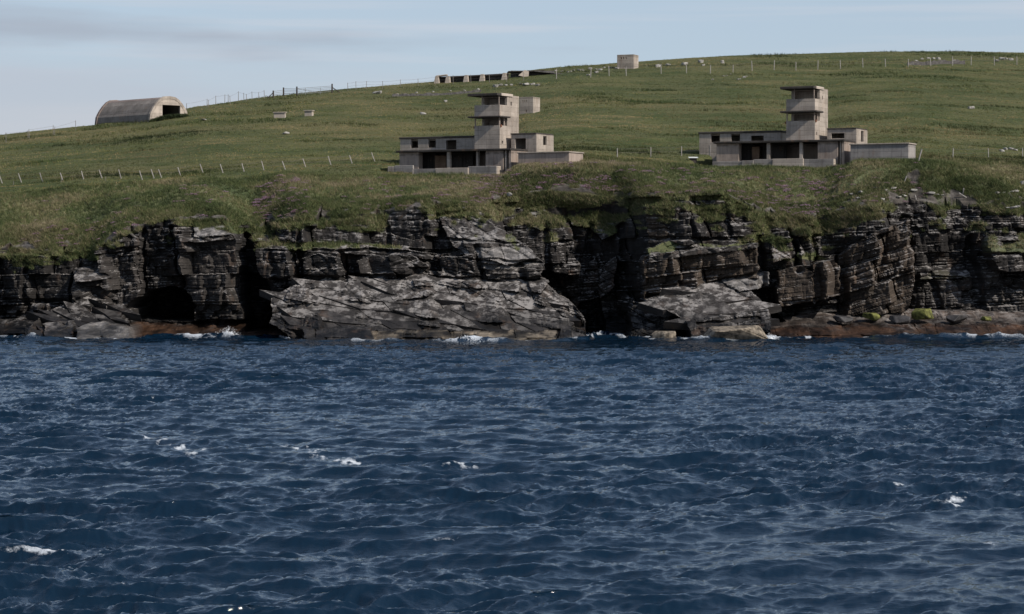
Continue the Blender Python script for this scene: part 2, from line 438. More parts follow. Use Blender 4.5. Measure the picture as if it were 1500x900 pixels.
# polygon in survey pixels, depth at its top, depth at its foot, change of depth per metre to the right,
# dip of the beds, roughness of the beds, rock colour, turf on it
PR = [
 # far left headland
 ([(-60, 372), (60, 376), (115, 378), (118, 440), (60, 470), (-60, 480)], 280, 278, -.14, .02, 1.0, DARK, 0),
 ([(105, 396), (158, 393), (172, 410), (168, 440), (108, 440)], 277, 275.2, 0, .05, .5, MID, 0),
 ([(107, 392), (150, 392), (164, 408), (110, 414)], 277.8, 274.2, 0, .05, .3, SLAB, 0),
 ([(138, 352), (176, 335), (205, 350), (204, 420), (190, 470), (140, 470), (150, 410)], 278, 274.5, -.1, .12, 1.1, MID, 0),
 ([(45, 478), (75, 452), (140, 432), (188, 440), (190, 500), (40, 500)], 277, 267, .1, -.2, .9, MID, 0),
 ([(60, 474), (106, 470), (112, 502), (66, 502)], 269.5, 263.5, 0, -.15, .3, SLAB, 0),
 ([(112, 478), (152, 470), (190, 482), (193, 502), (118, 502)], 268.5, 262.5, 0, -.1, .4, PALE, 0),
 ([(-60, 470), (60, 465), (70, 500), (-60, 500)], 277, 270, 0, 0, 1.0, DARK, 0),
 # face left of the stack, the stack itself and its ledge
 ([(205, 338), (248, 334), (262, 420), (206, 424)], 280.5, 279.5, -.35, .03, .8, DARK, 0),
 ([(250, 338), (335, 336), (346, 352), (352, 440), (358, 468), (276, 470), (266, 420), (258, 380)], 278, 276.3, -.05, .03, .9, MID, 0),
 ([(262, 348), (338, 346), (340, 352), (262, 356)], 276.9, 276.2, 0, .03, .3, MID, 0),
 ([(286, 326), (334, 328), (338, 344), (282, 348)], 280, 276.0, 0, .03, .5, PALE, 0),
 ([(188, 472), (262, 464), (330, 464), (415, 480), (420, 500), (186, 500)], 281, 270, 0, .05, .8, KELP, 0),
 # upper crag of the middle mass
 ([(400, 330), (470, 324), (560, 322), (650, 314), (700, 322), (702, 362), (600, 364), (480, 362), (400, 352)], 281, 278.0, 0, -.08, 1.2, DARK, 0),
 ([(368, 344), (480, 352), (600, 362), (600, 374), (500, 370), (374, 370)], 280.5, 275.4, 0, .0, .4, MID, 1),
 ([(372, 364), (560, 362), (640, 372), (700, 362), (792, 402), (700, 416), (560, 414), (400, 420), (382, 402)], 275.6, 274.2, 0, -.07, .9, DARK, 0),
 ([(440, 378), (470, 372), (497, 380), (503, 412), (470, 416), (445, 405)], 273.6, 272.9, -.45, .02, .35, DARK, 0),
 ([(520, 384), (556, 374), (576, 384), (578, 408), (530, 412)], 273.8, 272.8, -.35, .06, .7, MID, 0),
 ([(572, 372), (606, 376), (628, 390), (626, 406), (592, 410), (574, 396)], 273.4, 272.7, .3, .02, .4, DARK, 0),
 ([(640, 378), (690, 372), (706, 392), (700, 412), (652, 410)], 273.6, 272.6, -.3, -.15, .5, DARK, 0),
 # stepped pale slabs climbing to the rim
 ([(640, 312), (686, 312), (730, 340), (752, 356), (655, 348)], 281.5, 276.5, 0, -.2, .7, PALE, 0),
 ([(668, 344), (750, 346), (768, 360), (684, 358)], 277, 274.6, 0, -.2, .4, PALE, 0),
 ([(680, 356), (770, 358), (772, 376), (690, 378)], 274.5, 274.0, 0, -.2, .6, MID, 0),
 ([(700, 384), (742, 366), (790, 384), (794, 392), (706, 396)], 275.2, 272.0, 0, -.12, .4, PALE, 0),
 ([(704, 394), (794, 390), (792, 410), (708, 412)], 272.0, 271.6, 0, -.12, .9, MID, 0),
 ([(640, 318), (694, 314), (752, 346), (798, 386), (792, 404), (722, 400), (664, 362)], 280.0, 271.4, -.03, -.2, .5, SLAB, 0),
 ([(694, 352), (756, 352), (786, 378), (744, 388), (700, 380)], 275.4, 271.6, -.03, -.2, .4, PALE, 0),
 # the great tilted slab, its broken right end, the barnacled sill
 ([(398, 432), (440, 414), (560, 405), (640, 401), (720, 406), (795, 410), (856, 462), (860, 500), (440, 503), (394, 474)], 273.8, 263.8, .015, -.28, .35, SLAB, 0),
 ([(780, 430), (856, 462), (858, 500), (790, 500)], 270.5, 263.4, -.1, -.28, 1.0, MID, 0),
 ([(600, 398), (760, 396), (806, 414), (792, 430), (700, 424), (606, 420)], 273.9, 269.7, 0, -.16, .5, SLAB, 0),
 ([(424, 424), (520, 412), (604, 410), (648, 430), (560, 444), (500, 440), (414, 446)], 272.8, 268.2, 0, -.16, .5, SLAB, 0),
 ([(556, 446), (640, 436), (724, 430), (846, 468), (836, 486), (740, 474), (640, 470)], 270.8, 264.1, 0, -.16, .6, SLAB, 0),
 ([(410, 456), (500, 452), (566, 460), (704, 484), (560, 494), (420, 482)], 268.7, 263.4, 0, -.12, .6, MID, 0),
 ([(545, 484), (815, 486), (818, 506), (545, 506)], 263, 257.5, 0, 0, .9, BARN, 0),
 ([(444, 482), (545, 478), (550, 507), (450, 505)], 264, 257.5, 0, 0, .6, SLAB, 0),
 # cove
 ([(735, 332), (832, 326), (846, 380), (850, 404), (764, 392)], 286, 282.5, .1, .05, 1.1, DARK, 0),
 ([(790, 386), (850, 372), (905, 380), (940, 430), (930, 470), (850, 480), (806, 430)], 289, 285.5, .05, .1, .9, DARK, 0),
 ([(886, 388), (906, 378), (898, 420), (880, 440), (876, 420)], 286.3, 284.6, -.2, .5, .3, MID, 0),
 ([(746, 306), (796, 303), (814, 322), (792, 338), (770, 328), (744, 334)], 290, 284.0, 0, .05, 1.3, DARK, .9),
 ([(828, 304), (872, 306), (905, 302), (930, 322), (906, 338), (884, 354), (862, 334), (838, 330)], 292, 286.0, 0, .05, 1.3, DARK, .9),
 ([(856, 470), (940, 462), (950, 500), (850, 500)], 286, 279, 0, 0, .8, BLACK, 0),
 # right hand mass
 ([(940, 302), (1070, 297), (1088, 348), (952, 352)], 280, 278.7, 0, .0, 1.2, OCH, 0),
 ([(950, 364), (1000, 346), (1112, 346), (1112, 362), (950, 376)], 279.6, 275.4, 0, .1, .4, MID, 1),
 ([(944, 374), (1112, 358), (1113, 424), (1000, 434), (946, 440)], 275.4, 274.4, 0, .13, 1.0, OCH, 0),
 ([(950, 376), (1020, 368), (1112, 357), (1112, 364), (952, 384)], 274.9, 274.2, 0, .13, .3, MID, 0),
 ([(946, 440), (1060, 410), (1098, 424), (1132, 452), (1128, 482), (1036, 478), (1004, 470)], 275.0, 266.8, .05, .1, .35, SLAB, 0),
 ([(1004, 470), (1128, 452), (1132, 488), (1010, 492)], 268.5, 263.8, .05, .12, .8, MID, 0),
 ([(1060, 410), (1128, 398), (1130, 420), (1082, 428)], 276, 272.5, 0, .15, .4, PALE, 0),
 ([(926, 438), (984, 468), (994, 502), (926, 502)], 277, 268, 0, -.3, .8, DARK, 0),
 # broken columns
 ([(1108, 352), (1156, 338), (1166, 372), (1160, 420), (1116, 424)], 278.6, 277, -.1, .1, 1.0, DARK, 0),
 ([(1128, 366), (1152, 358), (1164, 378), (1132, 384)], 278, 275.6, 0, .1, .5, OCH, 0),
 ([(1166, 336), (1188, 332), (1196, 390), (1170, 392)], 278.4, 277.6, -.2, .1, .8, DARK, 0),
 ([(1140, 396), (1176, 388), (1192, 400), (1194, 440), (1146, 452)], 275.6, 274.4, -.12, .12, .9, OCH, 0),
 ([(1190, 386), (1224, 380), (1236, 396), (1232, 430), (1196, 446)], 276.2, 275.2, -.2, .12, .9, OCH, 0),
 ([(1118, 420), (1240, 420), (1240, 466), (1118, 474)], 279.8, 278, 0, .1, 1.0, DARK, 0),
 # diagonal layered face
 ([(1232, 376), (1262, 350), (1300, 334), (1337, 318), (1342, 400), (1330, 456), (1234, 464)], 279.6, 276.2, -.16, .33, 1.15, OCH, 0),
 # dark recess, its lower wall and shelves
 ([(1342, 402), (1420, 400), (1500, 386), (1600, 386), (1600, 464), (1338, 464)], 283.6, 280, -.22, .06, 1.1, MID, 0),
 ([(1350, 396), (1420, 396), (1424, 406), (1352, 410)], 284.6, 281.5, -.1, .0, .3, SLAB, .2),
 ([(1450, 348), (1600, 338), (1600, 372), (1456, 372)], 282.5, 278.4, 0, .05, .5, MID, .8),
 ([(1454, 368), (1600, 366), (1600, 400), (1462, 398)], 279.2, 278.6, 0, .08, 1.0, MID, 0),
 # weed-covered shore platform
 ([(1118, 470), (1200, 458), (1300, 452), (1400, 456), (1620, 458), (1620, 480), (1120, 484)], 280, 271.5, 0, 0, .55, (0.09, .07, .058), 0),
 ([(1118, 482), (1300, 474), (1620, 478), (1620, 502), (1118, 502)], 273, 266.5, 0, 0, .7, KELP, 0),
]
CARVE = [
 ([(188, 470), (190, 442), (212, 425), (246, 419), (270, 426), (284, 450), (284, 470)], 291),
 ([(346, 338), (368, 345), (380, 400), (400, 440), (420, 500), (366, 500), (352, 440)], 287),
 ([(1112, 440), (1140, 452), (1150, 470), (1118, 478)], 284),
 ([(850, 446), (884, 440), (890, 496), (850, 496)], 289),
]


CLEFT = [
 ([(110, 380), (104, 430), (112, 470)], .5, 1.4), ([(204, 340), (206, 420)], .5, 1.6), ([(250, 335), (262, 400), (276, 460)], .45, 1.6),
 ([(400, 372), (405, 412)], .4, 1.0), ([(436, 330), (442, 412)], .45, 1.5), ([(502, 372), (506, 412)], .5, 1.6), ([(560, 322), (570, 365)], .4, 1.1),
 ([(628, 372), (640, 405)], .5, 1.8), ([(400, 408), (560, 405), (700, 408)], .35, 1.4), ([(380, 366), (560, 366), (640, 374)], .3, 1.2), ([(700, 362), (706, 408)], .4, 1.2),
 ([(656, 350), (760, 358)], .22, .9), ([(690, 380), (790, 384)], .22, 1.0), ([(704, 411), (795, 408)], .3, 1.2),
 ([(760, 390), (770, 430)], .6, 1.5), ([(800, 330), (806, 400), (846, 470)], .6, 1.6), ([(870, 330), (866, 380)], .6, 1.8), ([(915, 330), (925, 400), (935, 440)], .7, 2.2),
 ([(948, 350), (1090, 350)], .3, 1.0), ([(1012, 300), (1018, 346)], .35, 1.0), ([(1066, 300), (1072, 346)], .35, 1.0), ([(948, 434), (1000, 430), (1060, 410), (1110, 400)], .35, 1.5), ([(1010, 470), (1100, 462)], .25, 1.0),
 ([(1114, 352), (1116, 430), (1130, 460)], .7, 2.4), ([(1164, 340), (1168, 395)], .6, 2.0), ([(1196, 335), (1198, 440)], .6, 2.0), ([(1236, 378), (1238, 430), (1232, 464)], .7, 2.0), ([(1120, 420), (1140, 454), (1240, 450)], .5, 1.5),
 ([(1343, 320), (1348, 400), (1346, 440)], .8, 2.2), ([(1380, 404), (1386, 462)], .5, 1.2), ([(1440, 350), (1448, 456)], .8, 2.0), ([(1352, 408), (1420, 408)], .35, 1.2), ([(1456, 374), (1500, 374)], .3, 1.2),
 ([(30, 380), (36, 460)], .5, 1.3), ([(-10, 382), (-6, 460)], .5, 1.2), ([(0, 440), (110, 446)], .5, 1.4),
]


def inpoly(X, Z, poly):
    ins = np.zeros(X.shape, bool)
    n = len(poly)
    for i in range(n):
        x0, z0 = poly[i]; x1, z1 = poly[(i + 1) % n]
        if z0 == z1: continue
        c = ((z0 > Z) != (z1 > Z)) & (X < (x1 - x0) * (Z - z0) / (z1 - z0) + x0)
        ins ^= c
    return ins


def beds(X, S, thick, width, seed):
    """protrusion of jointed beds: random per bed and per block, with open joints"""
    k = S / thick
    k = k + 0.55 * vnoise(np.asarray(S) / thick / 1.7, X * 0 + seed, seed + 1)   # uneven thickness
    li = np.floor(k); lf = k - li
    w = width * (0.5 + h1(li, seed + 2))
    ph = h1(li, seed + 3) * 40
    xb = (X + ph * 3.1) / w + 0.5 * vnoise(X / w / 1.3 + ph, li, seed + 5)
    bi = np.floor(xb); bf = xb - bi
    pro = 0.6 * (h1(li, seed + 7) - 0.5) + 0.8 * (_hash(bi.astype(np.int64), li.astype(np.int64), seed + 9) - 0.5)
    tilt = (_hash(bi.astype(np.int64), li.astype(np.int64), seed + 12) - 0.5) * (bf - 0.5)
    groove = sstep(0.10, 0.0, np.minimum(bf, 1 - bf)) * 0.5 + sstep(0.16, 0.0, np.minimum(lf, 1 - lf)) * 0.45
    return pro + 0.7 * tilt - groove


def drape_limit(px):
    v = np.interp(px, [-60, 60, 130, 205, 330, 350, 380, 430, 480, 620, 700, 740, 800, 880, 930, 965, 1035, 1100, 1130, 1215, 1240, 1300, 1345, 1420, 1460, 1560],
                  [.9, .9, .92, .95, .95, .85, .8, .86, .91, .93, .88, .76, .72, .72, .78, .88, .88, .82, .76, .78, .86, .95, .95, .94, .9, .9])
    return v


def build_cliff_field():
    nX = len(XC)
    t = np.linspace(0, 1, NCZ)[:, None]
    Z = -1.6 + t * (RIMZ[None, :] + 1.6)
    X = np.broadcast_to(XC[None, :], Z.shape).copy()
    px = colpx(X)
    base = np.interp(px, PXR, DBASE); rim = np.interp(px, PXR, DRIM)
    D = base + (rim - base) * t ** 2.2 - 1.2 * (1 - t) ** 2
    D = D + 1.5 * fbm(X / 6.0, Z / 4.0, 60, 4)
    lim = drape_limit(px) - .04
    D = D + np.clip((t - lim) / (1 - lim), 0, 1) * (.95 - lim) * 11
    dip = np.full(Z.shape, 0.03); amp = np.full(Z.shape, 1.0)
    tint = np.empty(Z.shape + (3,)); tint[:] = DARK
    gr = np.zeros(Z.shape)
    wx = 0.55 * fbm(X / 2.4, Z / 1.3, 70, 4); wz = 0.32 * fbm(X / 2.0 + 9, Z / 1.1, 71, 4)
    Xw, Zw = X + wx, Z + wz
    for poly, dt, db, dx, dp, am, tc, tg in PR:
        y0 = min(p[1] for p in poly); y1 = max(p[1] for p in poly)
        pw = []
        for (qx, qy) in poly:
            dq = dt + (db - dt) * (qy - y0) / (y1 - y0)
            pw.append(((qx - CX) * dq / F, zat(qy, dq)))
        zt = zat(y0, dt); zb = zat(y1, db)
        xc = sum(p[0] for p in pw) / len(pw)
        x0 = min(p[0] for p in pw) - 1; x1 = max(p[0] for p in pw) + 1
        c0 = np.searchsorted(XC, x0); c1 = np.searchsorted(XC, x1)
        if c1 <= c0: continue
        sl = (slice(None), slice(c0, c1))
        ins = inpoly(Xw[sl], Zw[sl], pw)
        if zb < 1.2:   # feet of the rocks run down below the water
            zb_e = -1.7
            ins |= inpoly(Xw[sl], np.maximum(Zw[sl], zb + 0.15), pw)
        dd = dt + (db - dt) * (zt - Z[sl]) / (zt - zb) + dx * (X[sl] - xc)
        win = ins & (dd < D[sl])
        D[sl] = np.where(win, dd, D[sl]); dip[sl] = np.where(win, dp, dip[sl])
        amp[sl] = np.where(win, am, amp[sl]); gr[sl] = np.where(win, tg, gr[sl])
        tint[sl] = np.where(win[..., None], np.array(tc), tint[sl])
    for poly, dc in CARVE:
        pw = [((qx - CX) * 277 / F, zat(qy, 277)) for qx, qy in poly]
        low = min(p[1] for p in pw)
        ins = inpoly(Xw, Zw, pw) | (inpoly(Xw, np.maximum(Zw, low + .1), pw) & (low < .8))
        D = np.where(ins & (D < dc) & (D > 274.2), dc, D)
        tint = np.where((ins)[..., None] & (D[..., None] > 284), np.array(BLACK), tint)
    S = Z - dip * X
    Sw = S + 0.18 * fbm(X / 5, Z / 4, 77, 3)
    bl = 0.62 * beds(X, Sw, 1.5, 4.2, 100) + 0.34 * beds(X, Sw, 0.62, 2.0, 200) + 0.17 * beds(X, Sw, 0.27, 1.1, 300)
    # joint faces look down the coast to the left; their broken ends face right
    def saw(w, lean, seed, ang, th):
        lay = np.floor(Sw / th + .5 * vnoise(Sw / th / 1.7, X * 0 + seed, seed + 2))
        xx = (X + lean * Z + 1.4 * fbm(X / 9, Z / 7, seed, 3)) / w + .55 * (h1(lay.astype(int), seed + 9) - .5)
        xx = xx + 0.35 * vnoise(xx / 1.6, X * 0 + seed, seed + 1)
        f = xx - np.floor(xx)
        f = np.where(f < .86, f / .86, (1 - f) / .14)
        return (f - 0.5) * w * ang * (0.35 + 1.1 * h1(np.floor(xx).astype(int), seed + 4))
    vary = sstep(-.35, .4, fbm(X / 7, Z / 3.5, 79, 3))
    am2 = amp * (0.3 + 0.9 * vary)
    fac = saw(7.5, .18, 500, .42, 2.6) * np.clip(amp, 0, .9) + saw(2.3, -.12, 510, .34, .8) * am2
    D = D - bl * am2 * 0.95 - fac
    # slanting joints cut the smooth tilted slabs into lozenges
    slab = (amp < 0.56) | (dip < -.2)
    q = (X * 0.62 + Z * 0.95 + 0.5 * fbm(X / 4, Z / 4, 88, 3)); q2 = (X * 0.5 - Z * 1.15 + 0.6 * fbm(X / 5, Z / 3, 89, 3))
    sb = 0.5 * beds(q2, q, 2.3, 4.6, 400) + 0.22 * beds(q, q2, 1.1, 2.4, 410)
    D = D - np.where(slab, sb * 0.9, 0)
    for pts, w, dep in CLEFT:
        q = [((a - CX) * 277 / F, zat(b, 277)) for a, b in pts]
        best = np.full(X.shape, 1e9)
        for (ax_, az_), (bx_, bz_) in zip(q[:-1], q[1:]):
            L2_ = (bx_ - ax_) ** 2 + (bz_ - az_) ** 2
            tt_ = np.clip(((Xw - ax_) * (bx_ - ax_) + (Zw - az_) * (bz_ - az_)) / L2_, 0, 1)
            best = np.minimum(best, np.hypot(Xw - ax_ - tt_ * (bx_ - ax_), Zw - az_ - tt_ * (bz_ - az_)))
        D = D + .75 * dep * sstep(w, w * .35, best)
    D = D - 0.16 * fbm(X / 0.7, Z / 0.5, 90, 3)
    wet = sstep(3.9, 0.6, Z + 1.6 * fbm(X / 4, Z / 2, 91, 4))
    fade = wet[..., None] * 0.55
    pale_keep = (tint[..., :1] > 0.09)
    tint = np.where(pale_keep, tint * (1 - 0.25 * wet[..., None]), tint * (1 - fade))
    bn = sstep(-.15, .2, fbm(X / 1.0, Z / .35, 93, 4) + .12 * (Z - .5))[..., None]
    isb = (np.abs(tint[..., :1] / np.maximum(tint[..., 2:3], 1e-4) - BARN[0] / BARN[2]) < .02) & (tint[..., :1] > .05)
    tint = np.where(isb, tint * bn + np.array((.022, .018, .013)) * (1 - bn), tint)
    D = D + (np.minimum(D, 289.0) - D) * sstep(.8, .97, np.broadcast_to(t, D.shape))
    pn = sstep(-.3, .35, fbm(X / 1.3, Z / .45, 94, 4))[..., None]
    low = sstep(3.0, 1.2, Z)[..., None]
    tint = tint * (1 - low * .65 * (1 - pn) + low * .35 * pn)
    D = D - low[..., 0] * .5 * fbm(X / 1.2, Z / .5, 95, 4)
    return X, Z, D, S, tint, gr, wet, px, amp, dip


cx_X, cx_Z, cx_D, cx_S, cx_T, cx_G, cx_W, cx_px, cx_A, cx_dip = build_cliff_field()
rim_act = cx_D[-1]
ker = np.ones(25) / 25
RIMD_S = np.convolve(np.pad(rim_act, 12, mode='edge'), ker, mode='valid')


# ------------------------------------------------------------------ buildings: where they stand
class Frame:
    """local axes of a building: x along its front, y into the hill"""
    def __init__(s, px, d, deg, py0):
        th = R(deg)
        s.a = Vector(((px - CX) * d / F, d)); s.ex = Vector((math.cos(th), -math.sin(th))); s.ey = Vector((math.sin(th), math.cos(th)))
        s.rz = -th; s.z0 = zat(py0, d)

    def x(s, px, y=0.0):
        u = (px - CX) / F
        b = s.a + s.ey * y
        return (u * b.y - b.x) / (s.ex.x - u * s.ex.y)

    def y(s, px, x):
        u = (px - CX) / F
        b = s.a + s.ex * x
        return (u * b.y - b.x) / (s.ey.x - u * s.ey.y)

    def d(s, x, y):
        return (s.a + s.ex * x + s.ey * y).y

    def z(s, py, x, y):
        return zat(py, s.d(x, y)) - s.z0

    def loc(s, dx=0, dy=0, dz=0):
        p = s.a + s.ex * dx + s.ey * dy
        return (p.x, p.y, s.z0 + dz)


FL = Frame(749.5, 300.0, 28, 259.5)
FR = Frame(1237.0, 300.0, 25, 245.5)
RAISE.append((FL.a.x, FL.a.y, (FL.ex.x, FL.ex.y), (FL.ey.x, FL.ey.y), 3.4, 9, -2.2, 4, zat(241.5, 296)))
RAISE.append((FR.a.x, FR.a.y, (FR.ex.x, FR.ex.y), (FR.ey.x, FR.ey.y), 3.4, 9, -2.2, 4, zat(236.5, 296)))
for f, w in ((FL, 18.5), (FR, 19.5)):
    PADS.append((f.a.x, f.a.y, (f.ex.x, f.ex.y), (f.ey.x, f.ey.y), -w, 1.0, -3.4, 8.5, f.z0 - 0.05))


# ------------------------------------------------------------------ jointed blocks standing out of the face
def prism(poly, z0, z1, dip, top_shift=(0, 0)):
    # poly: (n,2) plan points round the block centre; the beds tip along x by dip
    n = len(poly)
    lo = np.concatenate([poly, np.full((n, 1), z0)], 1); hi = np.concatenate([poly + np.array(top_shift), np.full((n, 1), z1)], 1)
    v = np.concatenate([lo, hi], 0)
    v[:, 2] += dip * v[:, 0]
    return v


def rock_blocks():
    g = np.random.default_rng(21)
    Vs, Fs, Ts, Ss, Ws, Gs = [], [], [], [], [], []
    n0 = 0

    def add(v, n, tint, wet, bed0):
        nonlocal n0
        q = [(i, (i + 1) % n, n + (i + 1) % n, n + i) for i in range(n)]
        # lids as fans of quads so that the whole mesh keeps four-sided faces
        for b in (0, n):
            q += [(b, b + 1, b + 2, b + 3)] if n == 4 else [(b, b + 1, b + 2, b + 3), (b, b + 3, b + 4, b)][:1] + [(b, b + 3, b + 4, b + 4)]
        Vs.append(v); Fs.append(np.array(q) + n0); n0 += len(v)
        Ts.append(np.repeat(np.array(tint)[None], len(v), 0)); Ws.append(np.full(len(v), wet)); Ss.append(bed0)

    tz = np.linspace(0, 1, NCZ)
    central = np.nonzero((XC > -64) & (XC < 64))[0]
    made = 0
    for _ in range(0):
        c = g.choice(central); r = g.integers(int(NCZ * .12), int(NCZ * .95))
        am = cx_A[r, c]
        if am < .62 or cx_T[r, c, 0] > 2.0 * cx_T[r, c, 2] or cx_T[r, c, 0] > .1 or cx_D[r, c] > 290: continue
        x, y, z = cx_X[r, c], cx_D[r, c], cx_Z[r, c]
        p = cx_px[r, c]
        if tz[r] > drape_limit(p) - .02: continue
        Wd = g.uniform(1.1, 4.2); H = g.uniform(.5, 2.3) * (1.3 if g.uniform() < .2 else .9)
        if z + H > RIMZ[c] - .1: H = RIMZ[c] - .1 - z
        if H < .35: continue
        if z < 1.0 and H > 1.2: H = 1.2
        yaw = R(-22 + g.normal(0, 7)); dp = g.uniform(1.6, 2.6)
        nn = 4
        hw, hd = Wd / 2, dp / 2
        base = np.array([(-hw, -hd), (hw * g.uniform(.5, 1), -hd), (hw, hd), (-hw, hd)]) + g.normal(0, .15, (4, 2)) * Wd * .5
        ca, sa = math.cos(yaw), math.sin(yaw)
        prot = g.uniform(-.25, .22)
        zz = -H * .5; dip = cx_dip[r, c] + g.normal(0, .014)
        lean = g.normal(0, .05)
        tint = np.array(cx_T[r, c]) * g.uniform(.75, 1.3)
        wet = cx_W[r, c]
        while zz < H * .5:
            th = min(g.choice([.14, .22, .35, .6, .9], p=[.22, .26, .26, .17, .09]) * g.uniform(.8, 1.3), max(.1, H * .5 - zz + .02))
            big = g.uniform() < .22
            sc = 1 + g.uniform(-.03, .015) - (g.uniform(0, .16) if big else 0); off = g.normal(0, .10 if big else .022, 2) + np.array([lean * zz, .18 * zz / max(H, 1)])
            pl = base * sc + off + g.normal(0, .02, (4, 2))
            # a corner broken off
            if g.uniform() < .3: pl[g.integers(0, 2)] *= g.uniform(.72, .92)
            rot = np.stack([pl[:, 0] * ca - pl[:, 1] * sa, pl[:, 0] * sa + pl[:, 1] * ca], 1)
            v = prism(rot, zz, zz + th - .012, 0, g.normal(0, .025, 2))
            v[:, 2] += dip * v[:, 0]
            bed = z + v[:, 2] - dip * v[:, 0] - dip * x
            v = v + np.array([x, y + hd * ca - prot, z + H * .5 - .05])
            add(v, 4, tint * g.uniform(.85, 1.15), wet, bed)
            zz += th
        made += 1

    # plates of the tilted slabs: lozenges between two sets of joints, each lifted a little differently
    def plates(poly, dt, db, s1, s2, a1, a2, lift, tint, seed):
        gg = np.random.default_rng(seed)
        y0 = min(p[1] for p in poly); y1 = max(p[1] for p in poly)
        pw = [((qx - CX) * (dt + (db - dt) * (qy - y0) / (y1 - y0)) / F, zat(qy, dt + (db - dt) * (qy - y0) / (y1 - y0))) for qx, qy in poly]
        zt, zb = zat(y0, dt), zat(y1, db)
        k = (dt - db) / (zt - zb)                     # metres towards the sea for each metre down
        L = math.hypot(1, k)
        xs = [p[0] for p in pw]; xm = sum(xs) / len(xs); zm = (zt + zb) / 2
        # in-plane axes: e along the shore, f down the slope
        f = np.array([0, -k / L, -1 / L]); e = np.array([1.0, 0, 0]); nrm = np.array([0, -1 / L, k / L])
        o = np.array([xm, dt + (db - dt) * .5, zm])
        d1 = np.array([math.cos(a1), math.sin(a1)]); d2 = np.array([math.cos(a2), math.sin(a2)])
        N = 26
        def node(i, j):
            hsh = np.random.default_rng(abs(i * 7919 + j * 104729 + seed * 13) % (2 ** 31))
            return d1 * s1 * (i + hsh.uniform(-.45, .45) + .5 * (j % 2)) + d2 * s2 * (j + hsh.uniform(-.22, .22))
        for i in range(-N, N):
            for j in range(-N, N):
                cs = [node(i, j), node(i + 1, j), node(i + 1, j + 1) if False else d1 * s1 * 0 + node(i + 1, j + 1), node(i, j + 1)]
                if j % 2 == 0: cs = [node(i, j), node(i + 1, j), node(i, j + 1) + d1 * s1 * 0, node(i - 1, j + 1)]
                else: cs = [node(i, j), node(i + 1, j), node(i + 2, j + 1), node(i + 1, j + 1)]
                if j % 2 == 0: cs = [node(i, j), node(i + 1, j), node(i + 1, j + 1), node(i, j + 1)]
                m = sum(cs) / 4
                P = o + e * m[0] + f * m[1]
                if not inpoly(np.array([P[0]]), np.array([P[2]]), pw)[0] or gg.uniform() < .14: continue
                up = gg.uniform(0, lift) * (1.6 if gg.uniform() < .15 else 1); tl = gg.normal(0, .028, 2)
                sh = gg.uniform(.93, .985)
                vv = []
                for w, base in ((-.9, 1.0), (0, sh)):
                    for cpt in cs:
                        q = m + (cpt - m) * base
                        hgt = up + w + tl[0] * (q - m)[0] + tl[1] * (q - m)[1]
                        vv.append(o + e * q[0] + f * q[1] + nrm * hgt)
                v = np.array(vv)
                wet = float(sstep(4.2, .8, np.array(P[2] + gg.normal(0, .8))))
                add(v, 4, np.array(tint) * gg.uniform(.7, 1.25) * (1 - .45 * wet), wet, v @ nrm * 1.0 + v[:, 0] * .15)
    E = [(402, 434), (440, 416), (560, 407), (640, 403), (720, 408), (790, 412), (850, 462), (852, 492), (545, 496), (446, 492), (404, 472)]
    plates(E, 273.6, 263.6, 3.3, 1.8, R(10), R(66), .2, SLAB, 3)
    plates([(950, 441), (1060, 413), (1094, 425), (1128, 453), (1122, 480), (1036, 476), (1006, 468)], 274.8, 266.6, 4.2, 2.3, R(-14), R(70), .35, SLAB, 4)
    plates([(48, 478), (75, 454), (140, 434), (184, 442), (186, 496), (46, 496)], 276.8, 266.8, 2.4, 1.5, R(20), R(80), .4, MID, 5)
    V = np.concatenate(Vs); Fq = np.concatenate(Fs)
    return V, Fq, np.concatenate(Ts), np.concatenate(Ss), np.concatenate(Ws)


